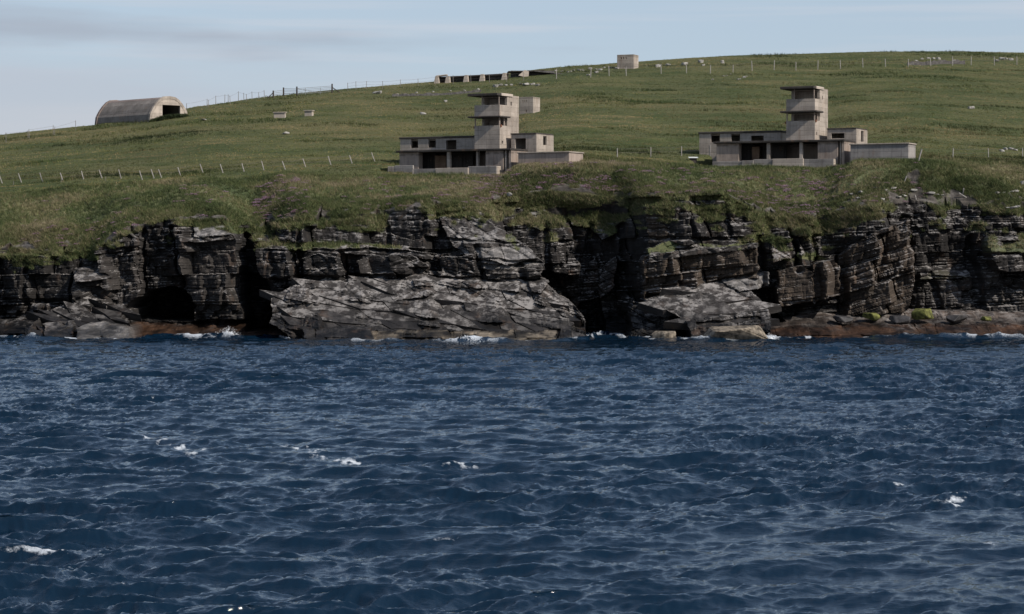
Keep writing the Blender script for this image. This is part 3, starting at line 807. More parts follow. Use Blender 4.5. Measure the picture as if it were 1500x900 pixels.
# ------------------------------------------------------------------ emit cliff and hill
def emit_land():
    nb = 130
    s = np.linspace(0, 1, nb + 1)[1:, None]
    d = rim_act[None, :] + (D0 + 0.6 - rim_act[None, :]) * s ** 1.15
    X = np.broadcast_to(XC[None, :], d.shape)
    z = terrain(X, d, np.broadcast_to(RIMD_S[None, :], d.shape))
    sc0 = fbm(X / 4.5, d / 1.8, 140, 4)
    z = z + sstep(.25, .5, sc0) * .35 * (fbm(X / .9, d / .5, 141, 4))
    # broken edge: turf hangs in noses over the rock
    V = np.concatenate([np.stack([cx_X, cx_D, cx_Z], -1), np.stack([X, d, z], -1)], 0)
    edge = s * 8 + 1.9 * fbm(X / 1.6, d / 1.6, 130, 4)
    gtop = sstep(0.1, 0.5, edge)
    # bare rock steps showing in the bank
    sc = fbm(X / 4.5, d / 1.8, 140, 4)
    pxb = CX + F * X / d
    zone = np.exp(-((pxb - 1290) / 90) ** 2) + np.exp(-((pxb - 820) / 110) ** 2) * .8 + np.exp(-((pxb - 340) / 120) ** 2) * .5 + np.exp(-((pxb - 1440) / 60) ** 2)
    bare = sstep(0.66, 0.8, sc + 0.28 * zone - 0.25 * s)
    gtop = gtop * (1 - bare)
    drape = np.clip(cx_G, 0, 1)
    drape = drape * sstep(0.05, 0.3, fbm(cx_X / 1.5, cx_Z / 1.0, 131, 4) + 0.28)
    tt = np.linspace(0, 1, NCZ)[:, None]
    lim = drape_limit(cx_px)
    lip = sstep(0.0, 0.25, (tt - lim) * 7 + 2.2 * fbm(cx_X / 2.2, cx_Z / 1.1, 133, 4))
    lip = lip * sstep(-.12, .12, fbm(cx_X / 2.6, cx_Z / .9, 134, 4) + .5 * sstep(.88, 1.0, tt) + .02)
    drape = np.maximum(drape, lip)
    G = np.concatenate([drape, gtop], 0)
    Tt = np.empty(d.shape + (3,)); Tt[:] = (0.045, 0.038, 0.031)
    T = np.concatenate([cx_T, Tt], 0)
    Sx = np.concatenate([cx_S, z], 0)
    W = np.concatenate([cx_W, np.full(d.shape, .6)], 0)
    nr, nc = G.shape
    bV, bF, bT, bS, bW = rock_blocks()
    nv = nr * nc
    o = np_mesh('cliff', np.concatenate([V.reshape(-1, 3), bV]), np.concatenate([grid_faces(nr, nc), bF + nv]), M_CLIFF, False,
                {'tint': np.concatenate([T.reshape(-1, 3), bT])},
                {'grass': np.concatenate([G.ravel(), np.zeros(len(bV))]), 'bed': np.concatenate([Sx.ravel(), bS]), 'wet': np.concatenate([W.ravel(), bW])})
    tag(o, 'dark layered flagstone sea cliff topped with rough turf', kind='structure')
    # hill
    hx = np.arange(-230, 230.01, 0.4)
    hd = np.concatenate([np.arange(D0, 340, 0.35), np.arange(340, 520, 0.7), np.arange(520, 760, 6)])
    HX, HD = np.meshgrid(hx, hd)
    HZ = terrain(HX, HD)
    o2 = np_mesh('hillside', np.stack([HX, HD, HZ], -1).reshape(-1, 3), grid_faces(len(hd), len(hx)), M_TURF, True)
    tag(o2, 'long green grassy hillside rising to the right', kind='structure')
    return V, G, nr, nc


LV, LG, LNR, LNC = emit_land()


def ground(px, py, dmin=283.0):
    d = np.arange(dmin, 520, 0.8)
    T = terrain((px - CX) * d / F, d); zr = CH + (HY - py) * d / F
    hit = np.nonzero(T >= zr)[0]
    i = hit[0] if len(hit) else int(np.argmax(T - zr))
    d = np.arange(max(dmin, d[i] - 0.9), d[i] + 0.4, 0.05)
    X = (px - CX) * d / F
    T = terrain(X, d); zr = CH + (HY - py) * d / F
    hit = np.nonzero(T >= zr)[0]
    i = hit[0] if len(hit) else int(np.argmax(T - zr))
    return Vector((X[i], d[i], T[i]))


def ground_at(px, d):
    X = (px - CX) * d / F
    return Vector((X, d, float(terrain(np.array([X]), np.array([d]))[0])))


# ------------------------------------------------------------------ grass and flowers
def blades(name, P, H, W, C, nb, seed, spread, label, lean=0.5):
    """tufts of narrow tapering blades at points P"""
    g = np.random.default_rng(seed)
    n = len(P); N = n * nb
    base = np.repeat(P, nb, 0); h = np.repeat(H, nb) * g.uniform(0.55, 1.15, N); w = np.repeat(W, nb) * g.uniform(0.7, 1.3, N)
    a = g.uniform(0, 2 * np.pi, N); ra = g.uniform(0, 1, N) ** .5 * spread
    base = base + np.stack([np.cos(a) * ra, np.sin(a) * ra, np.zeros(N)], -1)
    b = g.uniform(0, 2 * np.pi, N)
    side = np.stack([np.cos(b), np.sin(b), np.zeros(N)], -1) * w[:, None] * .5
    l = g.normal(0, lean, (N, 2)); l[:, 0] -= 0.35 * lean
    tip = base + np.stack([l[:, 0] * h, l[:, 1] * h, h], -1)
    base[:, 2] -= 0.05
    V = np.stack([base - side, base + side, tip], 1).reshape(-1, 3)
    Fc = np.arange(3 * N).reshape(-1, 3)
    c = np.repeat(C * g.uniform(.65, 1.4, (n, 1)), nb, 0) * g.uniform(0.7, 1.35, (N, 1))
    c = np.repeat(c, 3, 0)
    c = c.reshape(-1, 3, 3)
    return np_mesh(name, V, Fc, M_BLADE, False, {'tint': c.reshape(-1, 3)})


GREENS = np.array([(0.058, 0.075, 0.028), (0.085, 0.095, 0.038), (0.12, 0.117, 0.052), (0.18, 0.15, 0.088), (0.038, 0.048, 0.021), (0.24, 0.195, 0.13)])


def in_building(X, d):
    m = np.zeros(X.shape, bool)
    for (ax, ay, ex, ey, x0, x1, y0, y1, pz) in PADS:
        lx = (X - ax) * ex[0] + (d - ay) * ex[1]; ly = (X - ax) * ey[0] + (d - ay) * ey[1]
        m |= (lx > x0 + 0.5) & (lx < x1) & (ly > -2.0) & (ly < y1)
    return m


def pick_cols(X, Y, seed, g, dry):
    f = fbm(X / 7, Y / 4, seed, 4) + dry
    r = f + g.normal(0, 0.22, len(X))
    idx = np.select([r < -0.28, r < 0.02, r < 0.25, r < 0.46, r < 0.9], [4, 0, 1, 2, 3], 5)
    return GREENS[idx]


def scatter_grass():
    g = np.random.default_rng(5)
    V3 = LV.reshape(LNR, LNC, 3)
    n = 170000
    r = g.integers(NCZ - 60, LNR, n); cmask = (XC > -66) & (XC < 66); cols = np.nonzero(cmask)[0]
    c = g.choice(cols, n)
    keep = LG[r, c] > 0.55
    r, c = r[keep], c[keep]
    P = V3[r, c].copy(); P[:, :2] += g.uniform(-.08, .08, (len(P), 2))
    k = ~in_building(P[:, 0], P[:, 1]); P = P[k]
    H = g.uniform(0.14, 0.46, len(P)) * (1 + 0.6 * fbm(P[:, 0] / 5, P[:, 1] / 5, 61, 3)); W = g.uniform(0.03, 0.06, len(P))
    o = blades('cliff_top_grass', P, H, W, 1.25 * pick_cols(P[:, 0], P[:, 1], 33, g, 0.2), 5, 1, 0.14, '', 0.45)
    tag(o, 'rough tufted grass on the bank above the cliff', 'grass', kind='stuff')
    n = 60000
    r = g.integers(NCZ - 45, NCZ + 40, n); c = g.choice(cols, n)
    keep = LG[r, c] > 0.5
    P = V3[r[keep], c[keep]].copy(); P[:, :2] += g.uniform(-.08, .08, (len(P), 2))
    k = ~in_building(P[:, 0], P[:, 1]); P = P[k]
    o = blades('cliff_edge_grass', P, g.uniform(.2, .5, len(P)), g.uniform(.035, .07, len(P)), 1.15 * pick_cols(P[:, 0], P[:, 1], 37, g, 0.25), 5, 6, 0.2, '', 0.8)
    tag(o, 'shaggy grass hanging over the broken cliff edge', 'grass', kind='stuff')
    n = 150000
    d = 300 + 200 * g.uniform(0, 1, n) ** 1.25
    X = (g.uniform(-120, 1620, n) - CX) * d / F
    px = CX + F * X / d
    keep = d < np.interp(px, PXG, DRG) + 8
    X, d = X[keep], d[keep]
    k = ~in_building(X, d); X, d = X[k], d[k]
    Z = terrain(X, d)
    P = np.stack([X, d, Z], -1)
    # rushes and thicker growth come in bands
    band = fbm(X / 13, d / 6, 55, 5) + .05
    H = (0.13 + 0.3 * sstep(0.05, 0.5, band)) * g.uniform(0.6, 1.3, len(P)); W = g.uniform(0.04, 0.08, len(P))
    cc = pick_cols(X, d, 35, g, 0.12 + .5 * fbm(X / 24, d / 12, 36, 3))
    dk = sstep(0.12, 0.45, band)[:, None]
    cc = cc * np.array([1.42, 1.27, 1.08]) * (1 + .7 * fbm(X / 16, d / 9, 39, 3))[:, None]
    cc = cc * (1 - dk) + cc * dk * np.array([0.36, 0.46, 0.42])
    o = blades('meadow_grass', P, H, W, cc, 4, 2, 0.25, '', 0.5)
    tag(o, 'long meadow grass covering the hill behind the towers', 'grass', kind='stuff')


def scatter_thrift():
    g = np.random.default_rng(9)
    spots = [(700, 905, 262, 288, 150), (375, 450, 268, 312, 70), (640, 720, 300, 325, 26), (1000, 1115, 288, 322, 90), (1120, 1235, 268, 335, 80),
             (165, 205, 320, 352, 26), (255, 330, 255, 290, 20), (440, 600, 312, 345, 46), (900, 1000, 255, 300, 46), (0, 160, 330, 372, 24), (1240, 1380, 262, 300, 36), (560, 740, 265, 285, 34)]
    V = []; C = []; Fc = []; n0 = 0
    for x0, x1, y0, y1, n in spots:
        for _ in range(int(n * 1.8)):
            qx = g.uniform(x0, x1); rd_ = float(np.interp((qx - CX) * 281 / F, XC, RIMD_S))
            p = ground_at(qx, rd_ + .4 + (298 - rd_) * g.uniform(0, .95) ** 1.3)
            if not (y0 - 6 < HY - (p.z - CH) * F / p.y < y1 + 6) and g.uniform() < .75: continue
            if in_building(np.array([p.x]), np.array([p.y]))[0]: continue
            rad = g.uniform(0.14, 0.5); m = int(26 * (rad / 0.3) ** 1.6) + 6
            hue = g.choice(3, p=[.45, .35, .2])
            col = np.array([(0.26, 0.155, 0.2), (0.24, 0.18, 0.165), (0.31, 0.2, 0.265)][hue])
            a = g.uniform(0, 6.28, m); rr = rad * g.uniform(0, 1, m) ** .5
            hx = np.cos(a) * rr * 1.3; hy = np.sin(a) * rr
            hz = 0.12 + 0.35 * rad * (1 - (rr / rad) ** 2) + g.uniform(-.04, .05, m)
            q = np.stack([p.x + hx, p.y + hy, p.z + hz], -1)
            s = g.uniform(0.03, 0.055, m)
            # each flower head: a small octahedron
            off = np.array([(1, 0, 0), (-1, 0, 0), (0, 1, 0), (0, -1, 0), (0, 0, .8), (0, 0, -.8)])
            vv = (q[:, None, :] + off[None] * s[:, None, None]).reshape(-1, 3)
            tri = np.array([(0, 2, 4), (2, 1, 4), (1, 3, 4), (3, 0, 4), (2, 0, 5), (1, 2, 5), (3, 1, 5), (0, 3, 5)])
            ff = (tri[None] + 6 * np.arange(m)[:, None, None]).reshape(-1, 3) + n0
            V.append(vv); Fc.append(ff); n0 += len(vv)
            C.append(np.repeat(col[None] * g.uniform(.6, 1.35, (m, 1)), 6, 0))
    o = np_mesh('sea_thrift', np.concatenate(V), np.concatenate(Fc), M_THRIFT, False, {'tint': np.concatenate(C)})
    tag(o, 'cushions of pink sea thrift along the cliff top', 'flowers', kind='stuff')


scatter_grass()
scatter_thrift()


# ------------------------------------------------------------------ the two lookout complexes
def complex_(f, S):
    """S: survey of one complex in picture pixels"""
    W = S['words']
    z = f.z
    # ---- lookout: tower and open-fronted hall
    root = thing('lookout_tower', W['tower'], 'lookout tower', f.loc(), f.rz)
    zr = f.z(S['hall_roof'], 0, 0)                       # top of the hall roof
    xl = f.x(S['hall_l'], 0)
    xr = 0.0
    ht = zr - 0.26
    p0, p1 = (f.x(v) for v in S['panel_l']); q0, q1 = (f.x(v) for v in S['panel_r'])
    HD = 6.2
    solids = [(xl + .3, xl + .6, 0.35, HD, -2, ht), (xl + .3, p1, 0.05, .35, -2, ht), (p1 - .3, p1, .35, 1.1, -2, ht),
              (q0, q1, 0.05, .35, -2, ht), (q1 - .28, q1, .35, 1.2, -2, ht),
              (xr - .42, xr - .06, 0.0, HD, -2, ht), (xl + .6, xr - .42, HD - .3, HD, -2, ht)]
    hall = boxes_mesh('hall_wall', solids, [], M_CONC_D, root)
    i0, i1 = (f.x(v, 2.6) for v in S['inner'])
    boxes_mesh('partition', [(i0, i1, 2.6, 2.85, -1, ht - .35)], [], M_BRICK, root)
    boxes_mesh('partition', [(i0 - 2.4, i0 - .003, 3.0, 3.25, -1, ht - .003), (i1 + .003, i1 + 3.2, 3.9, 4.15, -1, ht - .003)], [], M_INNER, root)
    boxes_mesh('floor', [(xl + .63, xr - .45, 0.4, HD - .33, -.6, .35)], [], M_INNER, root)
    for a, b in S['pillars']:
        a, b = f.x(a), f.x(b)
        boxes_mesh('pillar', [(a, max(b, a + .2), .08, .55, -1.5, ht - .002)], [], M_CONC, root)
    ov = .32
    boxes_mesh('hall_roof', [(xl, xr + .02, -ov, HD + .1, ht, zr)], [], M_ROOF, root, .04)
    # forecourt wall
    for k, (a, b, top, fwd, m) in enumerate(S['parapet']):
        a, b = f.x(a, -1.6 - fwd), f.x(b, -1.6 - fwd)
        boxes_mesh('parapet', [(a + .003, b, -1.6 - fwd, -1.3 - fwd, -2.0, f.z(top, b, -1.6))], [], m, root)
    bx = f.x(S['parapet'][-1][1], -1.6)
    boxes_mesh('parapet', [(bx - .3, bx - .003, -1.296, -.35, -2.0, f.z(S['parapet'][-1][2], bx, -1.6))], [], M_CONC_P, root)  # paler concrete paints the sunlit side of this return
    # tower
    yt = 2.5
    tl, tr = f.x(S['tower_l'], yt), f.x(S['tower_r'], yt)
    yb = f.y(S['tower_side'], tr)
    rd = 2.0
    zz = [f.z(v, tr, yt) for v in S['tower_y']]          # sill1, head1, canopy top, sill2, head2, roof top
    s1, h1_, c1, s2, h2, rt = zz
    t = .22
    tow = [(tl, tr, yt + rd, yb, zr - .1, rt - .12), (tl, tr, yt, yt + rd, zr + .002, s1),
           (tl, tr, yt, yt + t, c1, s2), (tl, tl + t, yt, yt + rd, c1, s2), (tr - t, tr, yt, yt + rd, c1, s2)]
    hol = [(tr - .4, tr + 1, yt + rd + .9, yt + rd + 1.25, s2 + .05, s2 + .5), (tr - .4, tr + 1, yt + .55, yt + .95, zr + .75, zr + 1.1),
           (tl + .35, tr - .35, yt + rd - .1, yt + rd + 1.2, s2 - .8, h2 - .1), (tl + .35, tr - .35, yt + rd - .1, yt + rd + 1.2, s1 - .02, h1_ - .1)]
    tw = boxes_mesh('tower_wall', tow, hol, M_CONC, root)
    boxes_mesh('canopy', [(tl - .55, tr + .5, yt - .85, yt + rd - .003, h1_, c1 - .002)], [], M_ROOF, tw, .04)
    boxes_mesh('roof_slab', [(tl - .55, tr + .1, yt - .85, yt + rd + 1.3, h2, rt)], [], M_ROOF, tw, .04)
    boxes_mesh('sunlit_slab_end', [(tr - .05, tr + .13, yt + .3, yt + rd + 1.33, h2 + .03, rt + .05)], [], M_CONC_P, tw, .02)  # added pale strip paints the sunlit end of the slab
    for (px_, py_) in ((tl + .02, yt + .03), (tr - .16, yt + .03), (tr - .16, yt + 1.25)):
        boxes_mesh('corner_post', [(px_, px_ + .14, py_, py_ + .14, s1, h1_)], [], M_CONC_D, tw, .01)
    for (px_, py_) in ((tr - .2, yt + .04), (tl + 1.0, yt + .04)):
        boxes_mesh('corner_post', [(px_, px_ + .1, py_, py_ + .1, s2, h2)], [], M_CONC_D, tw, .01)
    boxes_mesh('rusted_bracket', [(tr - .02, tr + .16, yt + .1, yt + .3, s1 - .22, s1 + .1)], [], M_RUST, tw, .01)
    boxes_mesh('rusted_bracket', [(tl - .17, tl + .02, yt + .05, yt + .25, s1 - .35, s1 - .05)], [], M_RUST, tw, .01)

    # ---- long low block behind, on the left
    y0 = 5.0 if S['wing_gap'] is None else S['wing_gap']
    y0 = 6.8
    wl, wr = f.x(S['wing'][0], y0), f.x(S['wing'][1], y0)
    g = thing('flat_roofed_block', W['wing'], 'concrete building', f.loc(wl, y0), f.rz)
    L = wr - wl; zt = f.z(S['wing_top'], wr, y0)
    hol = []
    for a, b, ya, yb_ in S['wing_win']:
        a, b = f.x(a, y0) - wl, f.x(b, y0) - wl
        hol.append((a, b, -.2, .6, f.z(yb_, wl + a, y0), f.z(ya, wl + a, y0)))
    boxes_mesh('wall', [(0, L, 0, 4.5, -1, zt - .24)], [(.35, L - .35, .35, 4.15, -.5, zt - .5)] + hol, M_CONC, g)
    boxes_mesh('roof', [(-.12, L + .1, -.16, 4.65, zt - .238, zt)], [], M_ROOF, g, .05)

    # ---- square annexe on the right
    y0 = 4.2
    al, ar = f.x(S['annex'][0], y0), f.x(S['annex'][1], y0)
    dep = f.y(S['annex'][2], ar) - y0
    zt = f.z(S['annex_top'], ar, y0)
    g = thing('square_annexe', W['annex'], 'concrete building', f.loc(al, y0), f.rz)
    L = ar - al
    a, b, ya, yb_ = S['annex_hole']
    a, b = f.x(a, y0) - al, f.x(b, y0) - al
    hol = [(.3, L - .3, .3, dep - .3, -.5, zt - .55), (a, b, -.2, .5, f.z(yb_, al + a, y0), f.z(ya, al + a, y0))]
    a, b, ya, yb_ = S['annex_slit']
    a, b = f.y(a, ar) - y0, f.y(b, ar) - y0
    hol.append((L - .6, L + .2, a, b, f.z(yb_, ar, y0 + a), f.z(ya, ar, y0 + a)))
    boxes_mesh('wall', [(0, L, 0, dep, -1, zt - .16)], hol, M_CONC, g)
    boxes_mesh('roof', [(-.05, L - .02, -.12, dep - .05, zt - .158, zt)], [], M_ROOF, g, .04)

    # ---- long low bunker in front on the right
    y0 = -1.0
    bl, br = f.x(S['low'][0], y0), f.x(S['low'][1], y0)
    dep = f.y(S['low'][2], br) - y0
    zt = f.z(S['low_top'], br, y0)
    g = thing('low_bunker', W['low'], 'bunker', f.loc(bl, y0), f.rz)
    L = br - bl
    boxes_mesh('wall', [(0, L, 0, dep, -1, zt - .17)], [], M_CONC_B if S['low_m'] else M_CONC_D, g)
    boxes_mesh('roof', [(-.1, L + .12, -.14, dep + .1, zt - .168, zt)], [], M_CONC_P if False else M_CONC, g, .04)


complex_(FL, dict(
    words=dict(tower='three storey concrete lookout tower above an open hall, left of the two towers',
               wing='flat roofed block with three square windows, left of the left lookout tower',
               annex='small concrete annexe with a dark open doorway, right of the left tower',
               low='long low bunker with a dark front beside the left lookout tower'),
    hall_l=582, hall_roof=217.6, panel_l=(584, 613), panel_r=(711, 737), inner=(637, 653), pillars=[(654, 658.5), (697, 699.5), (739, 741.5)],
    parapet=[(568, 578, 244, .1, M_CONC), (578, 605, 242.5, .12, M_CONC_B), (605, 638, 247.5, .0, M_CONC_B), (638, 685.5, 246, .2, M_CONC_P), (685.5, 727, 243.5, .0, M_CONC_B)],  # paler centre panel puts grazing sun into the colour, darker ones shade
    tower_l=695, tower_r=732, tower_side=760, tower_y=(184, 172.6, 170.4, 154, 141.0, 137.3),
    wing=(586.5, 706), wing_top=198.8, wing_win=[(602, 612.5, 204.5, 217.5), (627.5, 638.5, 204.5, 217), (653.5, 668.5, 206, 221)], wing_gap=None,
    annex=(748.6, 786, 811), annex_top=195, annex_hole=(754.5, 770, 203.5, 226), annex_slit=(795.8, 800.8, 200, 212.8),
    low=(759, 833.6, 854), low_top=222, low_m=0))
complex_(FR, dict(
    words=dict(tower='three storey concrete lookout tower above an open hall, right of the two towers',
               wing='flat roofed block with three wide windows, left of the right lookout tower',
               annex='small concrete annexe with one wide window, right of the right tower',
               low='long low bunker with a plain grey front beside the right lookout tower'),
    hall_l=1045.6, hall_roof=204.5, panel_l=(1049, 1081.5), panel_r=(1197, 1226.5), inner=(1101, 1111.5), pillars=[(1122, 1127), (1170, 1174.5), (1229, 1231)],
    parapet=[(1043, 1086, 236.5, .0, M_CONC_B), (1086, 1103, 235.5, .15, M_CONC_B), (1103, 1131, 233.5, .0, M_CONC_B), (1131, 1176, 232.5, .2, M_CONC_P), (1176, 1220, 233, .0, M_CONC_B)],  # sun on the middle panel and shade beside it set by colour
    tower_l=1151, tower_r=1193, tower_side=1212, tower_y=(177, 165.2, 162.6, 145, 130.8, 127),
    wing=(1024, 1143), wing_top=191.5, wing_win=[(1041, 1054, 197, 209), (1070.5, 1083.5, 197, 207.5), (1099.5, 1118, 199.5, 207)], wing_gap=6.0,
    annex=(1211, 1254, 1270), annex_top=187.5, annex_hole=(1217, 1236, 196, 203.5), annex_slit=(1260.5, 1264.5, 192.5, 208),
    low=(1245, 1330, 1340.5), low_top=209.5, low_m=1))


# ------------------------------------------------------------------ vaulted shelter on the left skyline
def vaulted_shelter():
    d0 = 394.0
    fl = at(219, 176.5, d0)            # near front corner
    phi = R(46)
    ax = Vector((-math.cos(phi), math.sin(phi), 0))      # from the open end to the far end
    ac = Vector((math.sin(phi), math.cos(phi), 0))       # across the open end, to the right and away
    W, L, H = 8.3, 15.6, 3.95
    root = thing('vaulted_shelter', 'concrete vaulted shelter with an open end on the left skyline', 'shelter', fl, 0)
    prof = [(0, 0), (.045, .24), (.11, .48), (.19, .70), (.28, .88), (.37, .975), (.5, 1.0), (.63, .975), (.72, .88), (.81, .70), (.89, .48), (.955, .24), (1, 0)]

    def pt(u, v, w): return ax * (u) + ac * (v * W) + Vector((0, 0, w * H)) if True else None

    def shell(name, i0, i1, u0, u1, out, thick, mat, zdrop=0.0):
        vs = []; fs = []
        nu = 9
        for iu in range(nu):
            u = u0 + (u1 - u0) * iu / (nu - 1)
            for i in range(i0, i1 + 1):
                v, w = prof[i]
                nrm = Vector((v - .5, (w) * .6 + .1)).normalized()
                for k in (0, 1):
                    o = out - thick * k
                    p = pt(u, v + nrm.x * o / W, w + nrm.y * o / H)
                    if i in (0, len(prof) - 1): p = p - Vector((0, 0, 1.8 + zdrop))
                    p.z -= u * 0.0
                    vs.append(p)
        m = (i1 - i0 + 1) * 2
        for iu in range(nu - 1):
            for i in range(i1 - i0):
                a = iu * m + i * 2; b = a + m
                fs.append((a, b, b + 2, a + 2)); fs.append((a + 1, a + 3, b + 3, b + 1))
            a = iu * m; b = a + m
            fs.append((a, a + 1, b + 1, b)); a += m - 2; b += m - 2; fs.append((a, b, b + 1, a + 1))
        for iu in (0, nu - 1):
            for i in range(i1 - i0):
                a = iu * m + i * 2
                fs.append((a, a + 2, a + 3, a + 1) if iu == 0 else (a, a + 1, a + 3, a + 2))
        me = bpy.data.meshes.new(name); me.from_pydata([tuple(v) for v in vs], [], fs); me.update()
        return link(name, me, mat, root)
    shell('side_wall', 0, 4, .5, L - .5, 0, .3, M_VAULT, 1)
    shell('side_wall', 8, 12, .5, L - .5, 0, .3, M_VAULT, 1)
    shell('roof', 4, 8, .5, L - .5, 0.02, .3, M_VAULTR)
    shell('end_rim', 0, 12, 0.0, .497, .12, .45, M_CONC)
    shell('end_rim', 0, 12, L - .497, L, .16, .45, M_VAULTR)
    # end wall with a square doorway
    me = bpy.data.meshes.new('end_wall'); bm = bmesh.new()
    dl, dr, dh = .33, .76, .66
    q = []
    def ring(pts, u): return [bm.verts.new(pt(u, v, w)) for v, w in pts]
    left = [(0, -.45)] + [p for p in prof if p[0] < dl and p[1] > 0] + [(dl, .955), (dl, -.45)]
    top = [(dl, dh), (dl, .955)] + [p for p in prof if dl < p[0] < dr] + [(dr, .8), (dr, dh)]
    right = [(dr, -.45), (dr, .8)] + [p for p in prof if p[0] > dr and p[1] > 0] + [(1, -.45)]
    for pts in (left, top, right):
        a = ring(pts, .06); b = ring(pts, .40)
        bm.faces.new(a); bm.faces.new(list(reversed(b)))
        for i in range(len(a)):
            bm.faces.new((a[i], b[i], b[(i + 1) % len(a)], a[(i + 1) % len(a)]))
    bmesh.ops.recalc_face_normals(bm, faces=bm.faces)
    bm.to_mesh(me); bm.free()
    link('end_wall', me, M_CONC_P, root)
    # far end closed
    me = bpy.data.meshes.new('rear_wall'); bm = bmesh.new()
    a = [bm.verts.new(pt(L - .3, v, w)) for v, w in prof]; b = [bm.verts.new(pt(L - .1, v, w)) for v, w in prof]
    bm.faces.new(a); bm.faces.new(list(reversed(b)))
    bm.to_mesh(me); bm.free(); link('rear_wall', me, M_INNER, root)
    return fl


vaulted_shelter()


# ------------------------------------------------------------------ small huts
def hut(name, label, px0, px1, px2, ytop, ybot, d, deg, slots=True, mat=M_CONC, lip=0.0, cat='hut', slot_n=3, slot_px=None):
    f = Frame(px1, d, deg, ybot)
    xl = f.x(px0); dep = f.y(px2, 0)
    zt = f.z(ytop, 0, 0)
    root = thing(name, label, cat, f.loc(), f.rz)
    hol = []
    if slots:
        w = -xl
        for k in range(3):
            c = xl + w * (0.22 + 0.14 * k)
            hol.append((c, c + w * .06, -.1, .45, zt - .30 * zt, zt - .18 * zt))
        hol.append((xl + w * .46, xl + w * .52, -.1, .45, zt * .12, zt * .26))
    boxes_mesh('wall', [(xl, 0, 0, dep, -1.5, zt - .14)], hol, mat, root)
    boxes_mesh('roof', [(xl - lip - .01, lip + .01, -lip - .01, dep + lip + .01, zt - .138, zt)], [], mat, root)
    return root


g1 = ground(768, 168); g2 = ground(920, 103)
hut('block_hut', 'square concrete hut with three vent slots, on the hill right behind the left tower', 760.5, 781, 791, 142.5, 168, g1.y, 25)
hut('block_hut', 'square concrete hut with three vent slots, standing alone on the skyline', 903.5, 928, 935, 80.5, 103, g2.y + 1, 22)
g3 = ground(410, 174); g4 = ground(453, 171)
hut('ruined_hut', 'tiny grey roofless hut on the meadow, left one of the pair', 401.5, 418, 419.5, 164.5, 174, g3.y, 14, False, M_CONC_P, .12)
hut('ruined_hut', 'tiny pale hut with a tilted top on the meadow, right one of the pair', 446.5, 457.5, 460, 162, 171.5, g4.y, 20, False, M_CONC_P, .12)


# ------------------------------------------------------------------ rocks
def rock_mesh(seed, sx, sy, sz, flat=0.75, mat=M_STONE, sub=2):
    g = random.Random(seed)
    bm = bmesh.new()
    for _ in range(22):
        v = Vector((g.gauss(0, 1), g.gauss(0, 1), g.gauss(0, 1))).normalized()
        v = Vector((max(-flat, min(flat, v.x)), max(-flat, min(flat, v.y)), max(-.6, min(.55, v.z))))
        bm.verts.new((v.x * sx, v.y * sy, v.z * sz))
    r = bmesh.ops.convex_hull(bm, input=bm.verts)
    bmesh.ops.delete(bm, geom=[e for e in r['geom_interior'] if isinstance(e, bmesh.types.BMVert)], context='VERTS')
    bmesh.ops.dissolve_limit(bm, angle_limit=R(9), verts=bm.verts, edges=bm.edges)
    bmesh.ops.bevel(bm, geom=bm.edges[:], offset=min(sx, sz) * .07, segments=1, affect='EDGES')
    me = bpy.data.meshes.new('rock'); bm.to_mesh(me); bm.free()
    me.materials.append(mat)
    return me


ROCKS = [rock_mesh(40 + i, .5, .4, .35 + .08 * (i % 3)) for i in range(6)]
ROCKSD = [rock_mesh(60 + i, .5, .4, .35, mat=M_STONED) for i in range(3)]
_rk = [0]


def stone(px, py, size, label, group=None, dark=False, flat=1.0, name='field_stone', dmin=283.0, cat='stone'):
    p = ground(px, py, dmin)
    _rk[0] += 1
    o = bpy.data.objects.new(name, (ROCKSD if dark else ROCKS)[_rk[0] % (3 if dark else 6)])
    COL.objects.link(o)
    o.location = p + Vector((0, 0, size * .08))
    o.scale = (size, size, size * flat); o.rotation_euler = (random.uniform(-.2, .2), random.uniform(-.2, .2), random.uniform(0, 6.28))
    tag(o, label, cat, group)
    return o


def stones(pts, label, group, jitter=0, flat=.8, smin=.5, smax=1.2, **kw):
    for (x, y) in pts:
        stone(x + random.uniform(-jitter, jitter), y + random.uniform(-jitter, jitter) * .3, random.uniform(smin, smax), label, group, flat=flat, **kw)


stones([(862, 112), (838, 106), (853, 103), (873, 108)] + [(815 + 8 * k, 106 - k * .6 + (k % 3)) for k in range(12)],
       'pale tumbled stone beside the collapsed ruin on the ridge', 'stones spilled from the ridge ruin', 2, .7, .6, 1.3)
stones([(964, 99), (979, 97), (1003, 96), (1026, 93), (1030, 97), (1058, 92), (1059, 94)], 'pale boulder near the ridge fence right of the skyline hut', 'boulders by the ridge fence', 1, .9, .9, 1.7)
stones([(1060, 113), (1064, 112), (1069, 110), (1080, 118), (1084, 117), (1089, 115), (1092, 113), (1044, 118)], 'white stone in a small scatter below the ridge fence', 'white stones below the ridge fence', 1, .6, .5, 1.2)
stones([(725, 128), (733, 127), (741, 126), (748, 126), (763, 125), (771, 126), (779, 125), (787, 126)], 'pale stone slab in the row below the ruined ramp', 'stone slabs below the ruined ramp', 1, .6, .9, 1.8)
stones([(1340, 91), (1350, 88), (1358, 87), (1366, 88), (1374, 88), (1382, 90), (1395, 91), (1408, 93)], 'pale coping stone on the low ruined wall at upper right', 'coping stones of the ruined wall', 1, .8, .7, 1.5)
stones([(1459, 91), (1466, 88), (1473, 88), (1480, 89)], 'pale stone of the small heap by the fence at the far right', 'stone heap at the far right', 1, .9, .8, 1.7)
stones([(1468, 222), (1474, 220), (1480, 220), (1486, 221)], 'grey stone of the heap in the grass at the right edge', 'stone heap at the right edge', 1.5, .8, .7, 1.3)
stone(1421, 160, 1.5, 'single white boulder lying alone on the right hillside', flat=.5)
